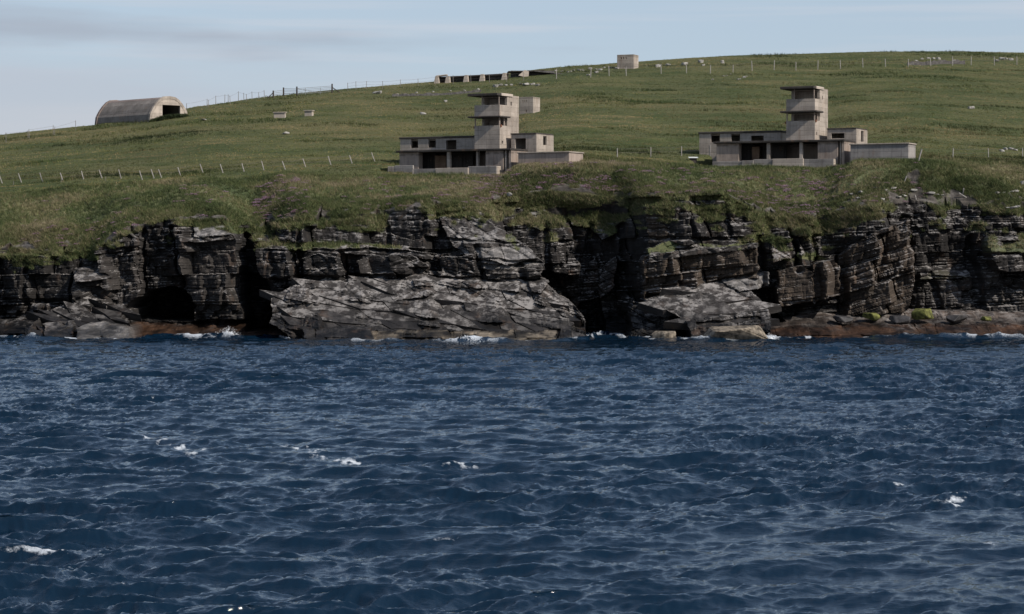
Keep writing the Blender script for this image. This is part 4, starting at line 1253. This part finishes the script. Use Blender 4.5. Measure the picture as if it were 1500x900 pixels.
stone(653, 150, .9, 'small pale stone standing alone on the hill left of the left tower', flat=1.4)
stone(620, 168, 1.5, 'flat pale stone over a dark hollow left of the left tower', flat=.5)
stone(418, 197, 1.6, 'pale flat slab of rock on the meadow below the two tiny huts', flat=.4)
stone(300, 177, 1.3, 'grey stone in the grass right of the vaulted shelter', flat=.5)
stone(553, 138, 2.2, 'long pale boulder at the left end of the low stone row', flat=.5)
stones([(583, 140), (595, 139), (611, 137.5), (636, 136), (660, 135), (680, 134), (700, 132.5)], 'stone block of the low dark row below the ridge', 'blocks of the low stone row', 1, .8, .6, 1.0)
stone(746, 287, 1.0, 'square grey stone in the turf above the middle slabs', flat=.9, dmin=276)
stones([(1245 + 13 * k + random.uniform(-4, 4), 281 + random.uniform(-5, 9) - 3 * (k == 2)) for k in range(8)] + [(1255, 291), (1275, 296), (1290, 293), (1318, 290), (1297, 287)],
       'white flat stone poking from the broken bank above the layered face', 'white stones in the broken bank', 2, .45, .5, 1.25, dmin=276)
stones([(1365, 284), (1372, 286), (1380, 287), (1462, 284), (1470, 283), (1479, 283), (1488, 282), (1475, 308), (1483, 310), (1490, 308)],
       'white flat stone in the bank above the dark recess', 'white stones above the dark recess', 2, .45, .5, 1.2, dmin=276)
stone(1497, 271, 1.6, 'pale boulder on the bank at the right edge of the picture', flat=.7, dmin=276)


def shore_boulder(px, py, d, sx, sy, sz, seed, label, mat, group=None, rz=0.0, tilt=0.0):
    me = rock_mesh(seed, sx, sy, sz, .8, mat)
    o = bpy.data.objects.new('boulder', me); COL.objects.link(o)
    o.location = at(px, py, d); o.rotation_euler = (tilt, 0, rz)
    return tag(o, label, 'boulder', group)


M_BARN = mat_simple('barnacled_rock', (0.2, 0.165, 0.125), .9, .95, 1.6)
M_ALGA = mat_simple('yellow_green_weed', (0.12, 0.12, 0.032), .8, .9, 1.6)
M_BLKROCK = mat_simple('wet_black_rock', (0.05, 0.046, 0.045), .6, .6, 1.5)
shore_boulder(1079, 492, 260.5, 4.2, 2.6, 2.0, 5, 'large pale barnacled boulder at the foot of the right rock mass', M_BARN, rz=.15, tilt=.15)
shore_boulder(976, 494, 266, 1.9, 1.5, 1.2, 6, 'small pale boulder at the water left of the barnacled one', M_BARN, rz=.4)
for k, (x, y, s) in enumerate([(1276, 464, 1.2), (1352, 460, 1.7), (1445, 467, .7)]):
    shore_boulder(x, y, 274.3, s, s * .9, .65 * s, 20 + k, 'rock coated in yellow green weed under the layered right cliff', M_ALGA, 'weed coated rocks', rz=k * 1.1)
for k, (x, y, s) in enumerate([(1318, 468, 1.6), (1402, 467, 1.5), (1235, 467, 1.4)]):
    shore_boulder(x, y, 273.6, s, s * .9, .5 * s, 30 + k, 'dark rounded rock lying on the weedy shore at right', M_BLKROCK, 'dark rocks on the shore', rz=k * .9)


# ------------------------------------------------------------------ ruins on the ridge
def ruined_ramp():
    a = ground(640, 122.5); b = ground(747, 117)
    root = thing('ruined_ramp', 'row of pale concrete buttresses carrying a dark fallen beam on the ridge', 'ruin', a)
    inv = a
    v = b - a
    def box_at(name, p, dx, dy, dz, mat, rz=0.0, taper=1.0, tilt=0.0):
        bm = bmesh.new(); bmesh.ops.create_cube(bm, size=1)
        for w in bm.verts:
            t = taper if w.co.z > 0 else 1.0
            w.co = Vector((w.co.x * dx * t + (dx * .25 * (1 - t) if w.co.z > 0 else 0), w.co.y * dy, w.co.z * dz))
        bmesh.ops.bevel(bm, geom=bm.edges[:], offset=.04, segments=1, affect='EDGES')
        me = bpy.data.meshes.new(name); bm.to_mesh(me); bm.free()
        o = link(name, me, mat, root); o.location = p; o.rotation_euler = (0, tilt, rz); return o
    rz = math.atan2(v.y, v.x)
    for k, t in enumerate((0.0, .15, .4, .62, .92, 1.0)[:5]):
        p = a + v * t - inv
        gz = float(terrain(np.array([inv.x + p.x]), np.array([inv.y + p.y]))[0]) - inv.z
        box_at('buttress', Vector((p.x, p.y - .2, gz + .4)), 1.1, .8, 1.6, M_CONC_P, rz, .55)
    m = a + v * .5 - inv
    sl = math.atan2(v.z, math.hypot(v.x, v.y))
    box_at('beam', Vector((m.x, m.y + .35, m.z + .98)), v.length * .98, .6, .26, M_POSTD, rz, 1, -sl)
    box_at('back_wall', Vector((m.x, m.y + .75, m.z + .3)), v.length * .96, .25, 1.2, M_INNER, rz, 1, -sl)
    p = a + v * .07 - inv
    box_at('slab', Vector((p.x, p.y, p.z + 1.3)), 2.1, .9, .22, M_CONC_P, rz, 1, -.1)
    # collapsed roof at the right end
    c = ground(775, 112)
    r2 = thing('collapsed_ruin', 'collapsed concrete shelter with a dark fallen roof on the ridge', 'ruin', c)
    root = r2
    box_at('fallen_roof', Vector((-.6, .3, .8)), 6.6, 2.4, .22, M_ROOF, .1, 1, -.03)
    box_at('fallen_roof', Vector((3.4, .2, .55)), 5.2, 2.2, .2, M_STONED, .1, 1, .1)
    box_at('slab', Vector((-.9, -.9, .35)), 2.0, .25, 1.3, M_CONC_P, .2, .4, .25)
    box_at('wall', Vector((.6, .9, .3)), 8.0, .3, 1.4, M_STONED, .1, 1, 0)
    return


ruined_ramp()


def ruined_wall(px0, py0, px1, py1, h, name, label, mat, n=16, cat='wall'):
    """a low dry wall following the ground"""
    bm = bmesh.new()
    prev = None
    a = ground(px0, py0); b = ground(px1, py1)
    g = random.Random(int(px0))
    for i in range(n + 1):
        t = i / n
        X = a.x + (b.x - a.x) * t; Y = a.y + (b.y - a.y) * t
        z = float(terrain(np.array([X]), np.array([Y]))[0])
        hh = h * g.uniform(.55, 1.15)
        cur = [bm.verts.new((X - a.x, Y - a.y + o, zz)) for o, zz in ((-.35, z - a.z - .5), (-.25, z - a.z + hh), (.25, z - a.z + hh * g.uniform(.9, 1.1)), (.35, z - a.z - .5))]
        if prev:
            for k in range(4):
                bm.faces.new((prev[k], prev[(k + 1) % 4], cur[(k + 1) % 4], cur[k]))
        else:
            bm.faces.new(cur)
        prev = cur
    bm.faces.new(list(reversed(prev)))
    bmesh.ops.recalc_face_normals(bm, faces=bm.faces)
    me = bpy.data.meshes.new(name); bm.to_mesh(me); bm.free()
    o = link(name, me, mat); o.location = a
    return tag(o, label, cat)


ruined_wall(1328, 96, 1412, 95, .75, 'ruined_wall', 'low dark ruined drystone wall by the fence at upper right', M_STONED, 22)
ruined_wall(575, 142, 705, 135.5, .45, 'ruined_wall', 'low broken line of dark stones below the ridge left of the tower', M_STONED, 26)


# ------------------------------------------------------------------ fences
def post_mesh(w, h, mat, name='post'):
    bm = bmesh.new()
    bmesh.ops.create_cone(bm, cap_ends=True, segments=7, radius1=w * .5, radius2=w * .42, depth=h + .5)
    for v in bm.verts: v.co.z += (h + .5) / 2 - .5
    me = bpy.data.meshes.new(name); bm.to_mesh(me); bm.free(); me.materials.append(mat)
    return me


def tube(bm, p, q, r, n=5):
    ax = (q - p)
    if ax.length < 1e-5: return
    k = ax.normalized(); s = k.cross(Vector((0, 0, 1)))
    if s.length < .01: s = Vector((1, 0, 0))
    s.normalize(); t = k.cross(s)
    A = [bm.verts.new(p + (s * math.cos(a) + t * math.sin(a)) * r) for a in [6.2832 * i / n for i in range(n)]]
    B = [bm.verts.new(q + (s * math.cos(a) + t * math.sin(a)) * r) for a in [6.2832 * i / n for i in range(n)]]
    for i in range(n): bm.faces.new((A[i], B[i], B[(i + 1) % n], A[(i + 1) % n]))
    bm.faces.new(list(reversed(A))); bm.faces.new(B)


def fence(label, pts, h, w, mat, lean=(0, 0), wires=(0.95, 0.6), vary=.08, heights=None, wr=.012, dmin=283.0):
    """pts: (x, y of the foot) in survey pixels; every post is its own part"""
    P = [ground(x, y, dmin) for x, y in pts]
    root = thing('wire_fence', label, 'fence', P[0])
    me = post_mesh(w, 1.0, mat)
    tops = []
    for i, p in enumerate(P):
        o = bpy.data.objects.new('post', me); COL.objects.link(o); o.parent = root
        hh = (heights[i] if heights else h) * random.uniform(1 - vary, 1 + vary)
        lx = lean[0] + random.uniform(-.05, .05); ly = lean[1] + random.uniform(-.05, .05)
        o.location = p - P[0]; o.scale = (1, 1, hh); o.rotation_euler = (ly, lx, random.uniform(0, 3))
        o.rotation_euler = (ly, lx, 0)
        ax = Matrix.Rotation(lx, 3, 'Y') @ Matrix.Rotation(ly, 3, 'X') @ Vector((0, 0, hh))
        tops.append((p - P[0], ax))
    bm = bmesh.new()
    for k in wires:
        for i in range(len(tops) - 1):
            p = tops[i][0] + tops[i][1] * k; q = tops[i + 1][0] + tops[i + 1][1] * k
            if (q - p).length > 14: continue
            m = (p + q) / 2 - Vector((0, 0, .05))
            tube(bm, p, m, wr); tube(bm, m, q, wr)
    m = bpy.data.meshes.new('wire'); bm.to_mesh(m); bm.free()
    link('wire', m, M_WIRE, root)
    return root


fence('line of white leaning posts across the meadow above the left cliff',
      [(4, 269), (32, 267.5), (63, 267), (93, 265.5), (123, 263), (150, 261.5), (178, 262), (209, 264), (226, 261.5), (237, 260.5), (265, 258), (298, 254), (327, 253.5), (358, 252), (387, 250), (418, 248.5), (448, 245), (485, 242), (516, 240), (549, 237)],
      1.15, .13, M_POSTW, (-.3, .0), (.9, .5))
fence('thin grey ridge fence running from the vaulted shelter to the timber gate',
      [(10, 209), (42, 204), (44, 204), (79, 198.5), (81, 198), (112, 191.5), (274, 164), (304, 158), (306, 156.5), (317, 152), (330, 150), (335, 150), (338, 153), (350, 148), (358, 147), (362, 149), (370, 146), (380, 146), (388, 145)],
      1.35, .1, M_POSTG, (0, 0), (.92,), .2)
fence('thin post and wire fence along the skyline from the gate to the ruined ramp',
      [(510, 134), (522, 132.5), (537, 131), (561, 131), (587, 128.5), (613, 127), (638, 125), (664, 123.5), (690, 122.5), (717, 122), (742, 121), (767, 119)],
      1.45, .1, M_POSTG, (0, 0), (.92, .55))
fence('pale post fence crossing the upper hillside to the right edge',
      [(815, 116), (865, 114), (892, 112), (917, 112), (968, 109), (1005, 108), (1040, 108.5), (1073, 107), (1101, 104.5), (1133, 103.5), (1165, 104), (1197, 103), (1230, 102), (1263, 99.5), (1296, 98.5), (1329, 99), (1362, 97.5), (1394, 97), (1421, 96.5), (1455, 96.5), (1488, 96)],
      1.6, .15, M_POSTW, (0, 0), (.92, .55), .15)
fence('short pale post fence in the grass between the two lookout towers', [(904, 231), (953, 230), (998, 228.5), (1040, 228)], 1.2, .12, M_POSTW, (.03, 0), (.9, .5), .1)
fence('short pale post fence in the grass at right of the low bunkers', [(1395, 232.5), (1447, 230.5), (1497, 232)], 1.2, .12, M_POSTW, (0, 0), (.9, .5), .1)
fence('line of a few bare stakes on the left cliff bank below the leaning fence', [(20, 272), (90, 268), (155, 265)], .6, .07, M_POSTG, (.1, 0), ())


def timber_gate():
    pts = [(401, 144), (416, 141.5), (435.5, 141.5), (448, 140.5), (470, 140), (487, 137)]
    P = [ground(x, y) for x, y in pts]
    root = thing('timber_gate', 'dark timber posts and barred metal gate on the left skyline', 'gate', P[0])
    me = post_mesh(.32, 1.0, M_POSTD)
    for i in (0, 1, 2, 5):
        o = bpy.data.objects.new('gate_post', me); COL.objects.link(o); o.parent = root
        o.location = P[i] - P[0]; o.scale = (1, 1, (1.25, 1.5, 1.65, 1.6)[(0, 1, 2, 9, 9, 3)[i]])
    bm = bmesh.new()
    for a, b, hs in ((0, 1, (.5, .8, 1.1)), (1, 2, (.45, .75, 1.05, 1.3)), (2, 5, (.3, .55, .8, 1.05, 1.3))):
        for h in hs:
            tube(bm, P[a] - P[0] + Vector((0, 0, h)), P[b] - P[0] + Vector((0, 0, h * .95)), .035)
    for i in (3, 4):
        tube(bm, P[i] - P[0] + Vector((0, 0, .1)), P[i] - P[0] + Vector((0, 0, 1.3)), .04)
    tube(bm, P[2] - P[0] + Vector((0, 0, 1.3)), P[4] - P[0] + Vector((0, 0, .3)), .03)
    m = bpy.data.meshes.new('gate_bars'); bm.to_mesh(m); bm.free(); link('gate_bars', m, M_METAL, root)
    bm = bmesh.new()
    tube(bm, P[5] - P[0] + Vector((0, 0, 1.0)), P[5] - P[0] + Vector((1.6, 0, -.1)), .08)
    tube(bm, P[0] - P[0] + Vector((0, 0, .9)), Vector((-1.0, -.2, -.1)), .08)
    m = bpy.data.meshes.new('strut'); bm.to_mesh(m); bm.free(); link('strut', m, M_POSTD, root)


timber_gate()


# ------------------------------------------------------------------ odds and ends
def stick(px0, py0, px1, py1, r, label, mat, dmin=276, name='stake', cat='stake'):
    p = ground(px0, py0, dmin)
    q = at(px1, py1, p.y - .1)
    bm = bmesh.new(); tube(bm, Vector((0, 0, -.2)), q - p, r, 6)
    me = bpy.data.meshes.new(name); bm.to_mesh(me); bm.free()
    o = link(name, me, mat); o.location = p
    return tag(o, label, cat)


stick(1344, 237, 1349.5, 219, .09, 'long pale plank leaning beside the right low bunker', M_POSTW, name='plank', cat='plank')
stick(1323.5, 267, 1327.5, 258, .08, 'short leaning stake on the bank above the layered face', M_POSTW)
stick(1410, 284, 1411, 276, .08, 'upright white stake on the bank above the dark recess', M_POSTW)
stick(1416, 288, 1404, 283, .07, 'white stake lying beside the upright one above the dark recess', M_POSTW)
stick(1342, 292, 1340, 286, .07, 'bent white stick on the bank left of the dark recess', M_POSTW)


p = ground(1015, 236)
root = thing('white_board', 'white flat board propped in the grass left of the right lookout tower', 'board', p, .1)
boxes_mesh('panel', [(-.62, .62, -.3, .3, .38, .45)], [], M_WHITE, root, .01).rotation_euler = (.2, 0, 0)
boxes_mesh('support', [(-.45, .45, -.12, .12, -.3, .37)], [], M_POSTD, root, .01)

# dark bush banked against the shelter's open end
def scrub(px0, px1, py, d, h, label):
    g = np.random.default_rng(77)
    n = 900
    t = g.uniform(0, 1, n)
    px = px0 + (px1 - px0) * t
    X = (px - CX) * d / F; Y = d + g.normal(0, .45, n) - 2.0 * (t - .5) * 0
    Z0 = terrain(X, Y)
    hh = h * np.sin(np.pi * np.clip(t, .04, .96)) ** .6 * g.uniform(0, 1, n)
    P = np.stack([X, Y, Z0 + hh], -1)
    C = np.array([(0.032, 0.042, 0.018)]) * g.uniform(.6, 1.5, (n, 1))
    o = blades('nettle_bank', P, np.full(n, .35), np.full(n, .1), C, 5, 78, .2, '', .8)
    return tag(o, label, 'bush')


scrub(221, 276, 172, 393.0, .6, 'dark nettle bank grown up against the open end of the vaulted shelter')


# ------------------------------------------------------------------ sea
def ocean_tile(N, L, lw, small, sigma, wind, spread, seed):
    g = np.random.default_rng(seed)
    k1 = 2 * np.pi * np.fft.fftfreq(N, L / N)
    kx, ky = np.meshgrid(k1, k1)
    k = np.hypot(kx, ky); k[0, 0] = 1e-6
    P = np.exp(-1 / (k * lw) ** 2) / k ** 4.25 * np.exp(-(k * small) ** 2)
    c = (kx * wind[0] + ky * wind[1]) / k
    P = P * (spread + (1 - spread) * np.abs(c) ** 5) * np.where(c < 0, .35, 1)
    P[0, 0] = 0
    A = (g.normal(size=(N, N)) + 1j * g.normal(size=(N, N))) * np.sqrt(P)
    hgt = np.fft.ifft2(A).real
    s = sigma / hgt.std()
    A = A * s
    hgt = np.fft.ifft2(A).real
    dx = np.fft.ifft2(-1j * kx / k * A).real; dy = np.fft.ifft2(-1j * ky / k * A).real
    jxx = np.fft.ifft2(kx * kx / k * A).real; jyy = np.fft.ifft2(ky * ky / k * A).real; jxy = np.fft.ifft2(kx * ky / k * A).real
    return hgt, dx, dy, (jxx, jyy, jxy)


def samp(T, x, y, L):
    N = T.shape[0]
    u = (x / L) % 1.0 * N; v = (y / L) % 1.0 * N
    i = np.floor(u).astype(int); j = np.floor(v).astype(int); a = u - i; b = v - j
    i %= N; j %= N; i2 = (i + 1) % N; j2 = (j + 1) % N
    return (T[j, i] * (1 - a) + T[j, i2] * a) * (1 - b) + (T[j2, i] * (1 - a) + T[j2, i2] * a) * b


SHORE_X = XC
SHORE_D = cx_D[np.argmin(np.abs(np.linspace(0, 1, NCZ)[:, None] * (RIMZ[None, :] + 1.6) - 1.6), axis=0), np.arange(len(XC))]
SHORE_D = np.array([SHORE_D[max(0, i - 12):i + 13].min() for i in range(len(SHORE_D))])
SHORE_D = np.convolve(np.pad(SHORE_D, 10, mode='edge'), np.ones(21) / 21, mode='valid') - .5


def sea():
    dd = [14.0]
    while dd[-1] < 300:
        d = dd[-1]
        dd.append(d + (0.5 if d < 54 else 0.105 * d / 60 + .02))
    dd = np.array(dd)
    uu = np.concatenate([-np.geomspace(.3, 1.6, 30)[::-1], np.linspace(-.27, .27, 1080), np.geomspace(.3, 1.6, 30)])
    U, Dm = np.meshgrid(uu, dd)
    X = U * Dm; Y = Dm.copy()
    L1, L2 = 97.0, 21.7
    w1 = np.array((0.25, -.97)); w2 = np.array((0.45, -.89))
    h, dx, dy, J = ocean_tile(1024, L1, .85, .05, .165, w1, .03, 4)
    h2, ex, ey, J2 = ocean_tile(512, L2, .12, .012, .031, w2, .06, 8)
    ch = .85
    # calmer water close under the cliff
    shore = np.interp(X, SHORE_X, SHORE_D)
    calm = 0.45 + 0.55 * sstep(0, 60, shore - Y)
    gust = 1.0 + 1.1 * fbm(X / 14, Y / 18, 210, 3)
    x1, y1 = X + 3 * fbm(X / 60, Y / 60, 200, 2), Y + 2 * fbm(X / 55, Y / 55, 201, 2)
    swell = .7 + .65 * sstep(-.3, .4, fbm(X / 16, Y / 20, 212, 3))
    calm = calm * swell
    Z = (samp(h, x1, y1, L1) + samp(h2, X * .97 + Y * .24, Y * .97 - X * .24, L2) * gust) * calm
    Z = .5 * np.tanh(Z / .5)
    PX = X - ch * samp(dx, x1, y1, L1) * calm
    PY = Y - ch * samp(dy, x1, y1, L1) * calm
    Jd = (1 - ch * samp(J[0], x1, y1, L1)) * (1 - ch * samp(J[1], x1, y1, L1)) - (ch * samp(J[2], x1, y1, L1)) ** 2
    wild = fbm(X / 11, Y / 14, 220, 3)
    hz = Z / .15
    foam = np.zeros(Z.shape)
    # scattered white caps and drifting streaks seen in the picture
    for (px, py, rx, ry, s) in [(60, 815, 1.2, .9, 1), (1420, 744, 1.0, 1.6, 1.1), (228, 590, 1.2, 1.6, 1.1), (1325, 714, .5, .7, .9), (1480, 680, 1.6, 1.2, .7), (660, 800, .9, .8, .8), (190, 858, .9, .7, .9),
                                (96, 884, .8, .5, .9), (1055, 847, 1.3, .7, .8), (385, 788, 1.2, .8, .7), (1460, 803, 1.5, .7, .7)]:
        d = F * CH / (py - HY); x = (px - CX) * d / F
        foam = np.maximum(foam, .95 * s * np.exp(-((X - x) / (rx * 1.3)) ** 2 - ((Y - d) / (ry * 1.5)) ** 2) * sstep(-.3, .35, fbm(X / .55, Y / .5, 230, 5) + .1) * sstep(-.2, .8, hz))
    for pts in ([(430, 655), (500, 675), (545, 678), (600, 685), (640, 686), (690, 685)], [(220, 640), (270, 660), (300, 668)]):
        for (a, b) in zip(pts[:-1], pts[1:]):
            for t in np.linspace(0, 1, 7):
                px = a[0] + (b[0] - a[0]) * t; py = a[1] + (b[1] - a[1]) * t
                d = F * CH / (py - HY); x = (px - CX) * d / F
                foam = np.maximum(foam, 1.0 * np.exp(-((X - x) / .8) ** 2 - ((Y - d) / 1.3) ** 2) * sstep(.05, .45, fbm(X / .6, Y / 1.0, 231, 5) + .14))
    # wash along the rocks
    gap = shore - Y
    lap = np.maximum(1.0 + 2.4 * fbm(X / 5, X * 0, 240, 3), .05)
    wash = .85 * sstep(lap * 3.2 + 2.2, .8, gap) * sstep(-.05, .35, fbm(X / 1.1, Y / 2.2, 241, 4) + .5 * fbm(X / 9, X * 0, 242, 2) + .08)
    pxs = CX + F * X / Y
    for (c, w, rch, a) in [(690, 75, 8.0, 1.1), (300, 60, 8.0, 1.2), (1450, 80, 6.0, 1.1), (1132, 24, 6.0, 1.2), (1020, 30, 5.0, 1.0), (30, 50, 5, .9), (1330, 90, 4.5, .8), (560, 50, 6, .8), (850, 40, 3, .6)]:
        b = np.exp(-((pxs - c) / w) ** 2)
        wash = np.maximum(wash, a * b * sstep(rch, rch * .2, gap) * sstep(-.3, .2, fbm(X / .9, Y / 2.0, 243, 4) + .1))
        Z = Z + .42 * b * np.exp(-((gap - rch * .35) / 1.5) ** 2) * a * (1 + .9 * fbm(X / 1.6, X * 0, 245, 4))
    Z = Z + .22 * np.exp(-((gap - 1.6) / 1.0) ** 2) * sstep(-.1, .3, fbm(X / 6, X * 0, 246, 3))
    foam = np.clip(np.maximum(foam, wash), 0, 1)
    # lone streaks offshore of the wash
    V = np.stack([PX, PY, Z], -1)
    t = NT('sea_water'); p = t.pos()
    fo = t.attr('foam', 'Fac')
    n1 = t.noise(t.mapping(p, (.55, 1.7, 1), (0, 0, .25)), 5.5, 6, .68)
    n2 = t.noise(t.mapping(p, (.45, 1.6, 1), (0, 0, -.2)), 1.7, 3, .55)
    hh = t.math('ADD', t.math('MULTIPLY', n1, .35), n2)
    nb = t.bump(hh, .6, .06)
    w = t.bsdf((0.0028, 0.0125, 0.0265), 0.06, nb, .5)
    w.inputs['IOR'].default_value = 1.333
    fn = t.noise(p, 7.0, 5, .75)
    fm = t.ramp(t.math('ADD', fo, t.math('MULTIPLY', t.math('SUBTRACT', fn, .5), 1.3)), .42, 1.05)
    fb = t.bsdf((0.5, 0.53, 0.56), .8, nb, .2)
    mx = t.n('ShaderNodeMixShader'); t.l(fm, mx.inputs[0]); t.l(w.outputs[0], mx.inputs[1]); t.l(fb.outputs[0], mx.inputs[2])
    M = t.done(mx.outputs[0])
    o = np_mesh('sea', V.reshape(-1, 3), grid_faces(len(dd), len(uu)), M, True, None, {'foam': foam.ravel()})
    tag(o, 'choppy deep blue sea in front of the cliff', kind='structure')


sea()


def splash(px, d, h, w, seed, label):
    g = np.random.default_rng(seed)
    n = 900
    a = g.normal(0, 1, n); t = g.uniform(0, 1, n) ** 1.6
    hgt = h * t * (1.1 - .25 * np.abs(a)) * g.uniform(.3, 1, n)
    X = (px - CX) * d / F + a * w * (.3 + .7 * t) ; Y = d + g.normal(0, .25, n)
    Z = np.maximum(hgt, -.1)
    s = g.uniform(.02, .07, n) * (1.25 - .7 * t)
    off = np.array([(1, 0, 0), (-1, 0, 0), (0, 1, 0), (0, -1, 0), (0, 0, 1), (0, 0, -1)])
    q = np.stack([X, Y, Z], -1)
    vv = (q[:, None] + off[None] * s[:, None, None]).reshape(-1, 3)
    tri = np.array([(0, 2, 4), (2, 1, 4), (1, 3, 4), (3, 0, 4), (2, 0, 5), (1, 2, 5), (3, 1, 5), (0, 3, 5)])
    ff = (tri[None] + 6 * np.arange(n)[:, None, None]).reshape(-1, 3)
    o = np_mesh('sea_spray', vv, ff, M_SPRAY, True)
    tag(o, label, 'spray', kind='stuff')


splash(333, 268.5, 1.25, .75, 3, 'burst of white spray at the cave mouth')
splash(682, 254.2, .8, .9, 4, 'low white spray along the barnacled sill')
splash(1128, 262, .7, .5, 5, 'low white spray beside the pale boulder')

# ------------------------------------------------------------------ light, sky, camera
SUN_AZ, SUN_EL = R(37), R(38)
sv = Vector((math.cos(SUN_EL) * math.cos(SUN_AZ), -math.cos(SUN_EL) * math.sin(SUN_AZ), math.sin(SUN_EL)))
sl = bpy.data.lights.new('sun', 'SUN'); sl.energy = 3.6; sl.angle = R(.53); sl.color = (1.0, .945, .87)
so = bpy.data.objects.new('sun', sl); COL.objects.link(so); so.rotation_euler = sv.to_track_quat('Z', 'Y').to_euler()

wd = bpy.data.worlds.new('World'); scene.world = wd; wd.use_nodes = True
nt = wd.node_tree; nt.nodes.clear()
out = nt.nodes.new('ShaderNodeOutputWorld'); bg = nt.nodes.new('ShaderNodeBackground')
sky = nt.nodes.new('ShaderNodeTexSky'); sky.sky_type = 'NISHITA'; sky.sun_disc = False
sky.sun_elevation = SUN_EL; sky.sun_rotation = math.atan2(sv.x, sv.y)
sky.air_density = 1.0; sky.dust_density = 0.6; sky.ozone_density = 1.6; sky.altitude = 0
tc = nt.nodes.new('ShaderNodeTexCoord')


def wnode(typ, **kw):
    n = nt.nodes.new(typ)
    for k, v in kw.items(): setattr(n, k, v)
    return n


def wnoise(scale, loc, sc, detail=6):
    m = wnode('ShaderNodeMapping'); nt.links.new(tc.outputs['Generated'], m.inputs[0])
    m.inputs['Scale'].default_value = scale; m.inputs['Location'].default_value = loc
    n = wnode('ShaderNodeTexNoise'); nt.links.new(m.outputs[0], n.inputs['Vector'])
    n.inputs['Scale'].default_value = sc; n.inputs['Detail'].default_value = detail; n.inputs['Roughness'].default_value = .5
    return n.outputs['Fac']


def wmap(f, a, b, c, d):
    m = wnode('ShaderNodeMapRange', interpolation_type='SMOOTHSTEP'); nt.links.new(f, m.inputs[0])
    for i, v in enumerate((a, b, c, d)): m.inputs[i + 1].default_value = v
    return m.outputs[0]


def wmix(f, a, b):
    m = wnode('ShaderNodeMix', data_type='RGBA')
    if isinstance(f, float): m.inputs[0].default_value = f
    else: nt.links.new(f, m.inputs[0])
    for x, i in ((a, 6), (b, 7)):
        if isinstance(x, bpy.types.NodeSocket): nt.links.new(x, m.inputs[i])
        else: m.inputs[i].default_value = (*x, 1)
    return m.outputs[2]


# long thin sheets of high cloud; brightness in the units of the sky texture
SKYS = 0.09
sp = wnode('ShaderNodeSeparateXYZ'); nt.links.new(tc.outputs['Generated'], sp.inputs[0])


def wm(op, a, b):
    m = wnode('ShaderNodeMath', operation=op)
    for k, v in enumerate((a, b)):
        if isinstance(v, bpy.types.NodeSocket): nt.links.new(v, m.inputs[k])
        else: m.inputs[k].default_value = v
    return m.outputs[0]


nz = wnoise((9, 9, 75), (.3, .1, .15), 1.0, 9)
nz2 = wnoise((4, 4, 110), (3.3, 1.1, .7), 1.0, 6)
# a pale sheet low over the sea that thins out to the right
edge = wm('SUBTRACT', wm('ADD', wm('SUBTRACT', .068, wm('MULTIPLY', sp.outputs[0], .085)), wm('MULTIPLY', wm('SUBTRACT', nz, .5), .03)), sp.outputs[2])
sheet = wmap(edge, -.006, .02, 0, .7)
# a grey wedge above it on the left, and thin wisps everywhere
mid = wm('ABSOLUTE', wm('SUBTRACT', sp.outputs[2], wm('SUBTRACT', .0885, wm('MULTIPLY', wm('ADD', sp.outputs[0], .2), .03))), 0.0)
wid = wm('ADD', wm('MULTIPLY', sp.outputs[0], -.05), wm('MULTIPLY', wm('SUBTRACT', nz, .5), .03))
wedge = wmap(wm('SUBTRACT', wid, mid), -.004, .012, 0, .8)
low = wmap(wm('SUBTRACT', wm('ADD', wm('ADD', .071, wm('MULTIPLY', sp.outputs[0], .06)), wm('MULTIPLY', wm('SUBTRACT', nz2, .5), .03)), sp.outputs[2]), -.006, .012, 0, .4)
wisp = wmap(nz2, .46, .66, 0, .6)
col = wmix(wmap(sp.outputs[2], .09, .33, .72, .0), sky.outputs[0], (3.8, 4.6, 5.75))
col = wmix(wisp, col, (4.9, 5.29, 5.93))
col = wmix(sheet, col, (4.19, 4.54, 5.21))
col = wmix(low, col, (4.98, 5.17, 5.53))
col = wmix(wedge, col, (3.3, 3.7, 4.4))
nt.links.new(col, bg.inputs['Color']); bg.inputs['Strength'].default_value = SKYS
nt.links.new(bg.outputs[0], out.inputs['Surface'])

cam = bpy.data.cameras.new('camera'); co = bpy.data.objects.new('camera', cam); COL.objects.link(co)
cam.sensor_width = 36; cam.lens = 36 * F / 1500; cam.clip_start = .5; cam.clip_end = 3000
co.location = (0, 0, CH); co.rotation_euler = (R(90) - math.atan((450 - HY) / F), 0, 0)
scene.camera = co
scene.view_settings.view_transform = 'Standard'; scene.view_settings.look = 'None'
scene.view_settings.exposure = 0.4; scene.view_settings.gamma = 1.0
scene.render.resolution_x = 1024; scene.render.resolution_y = 614
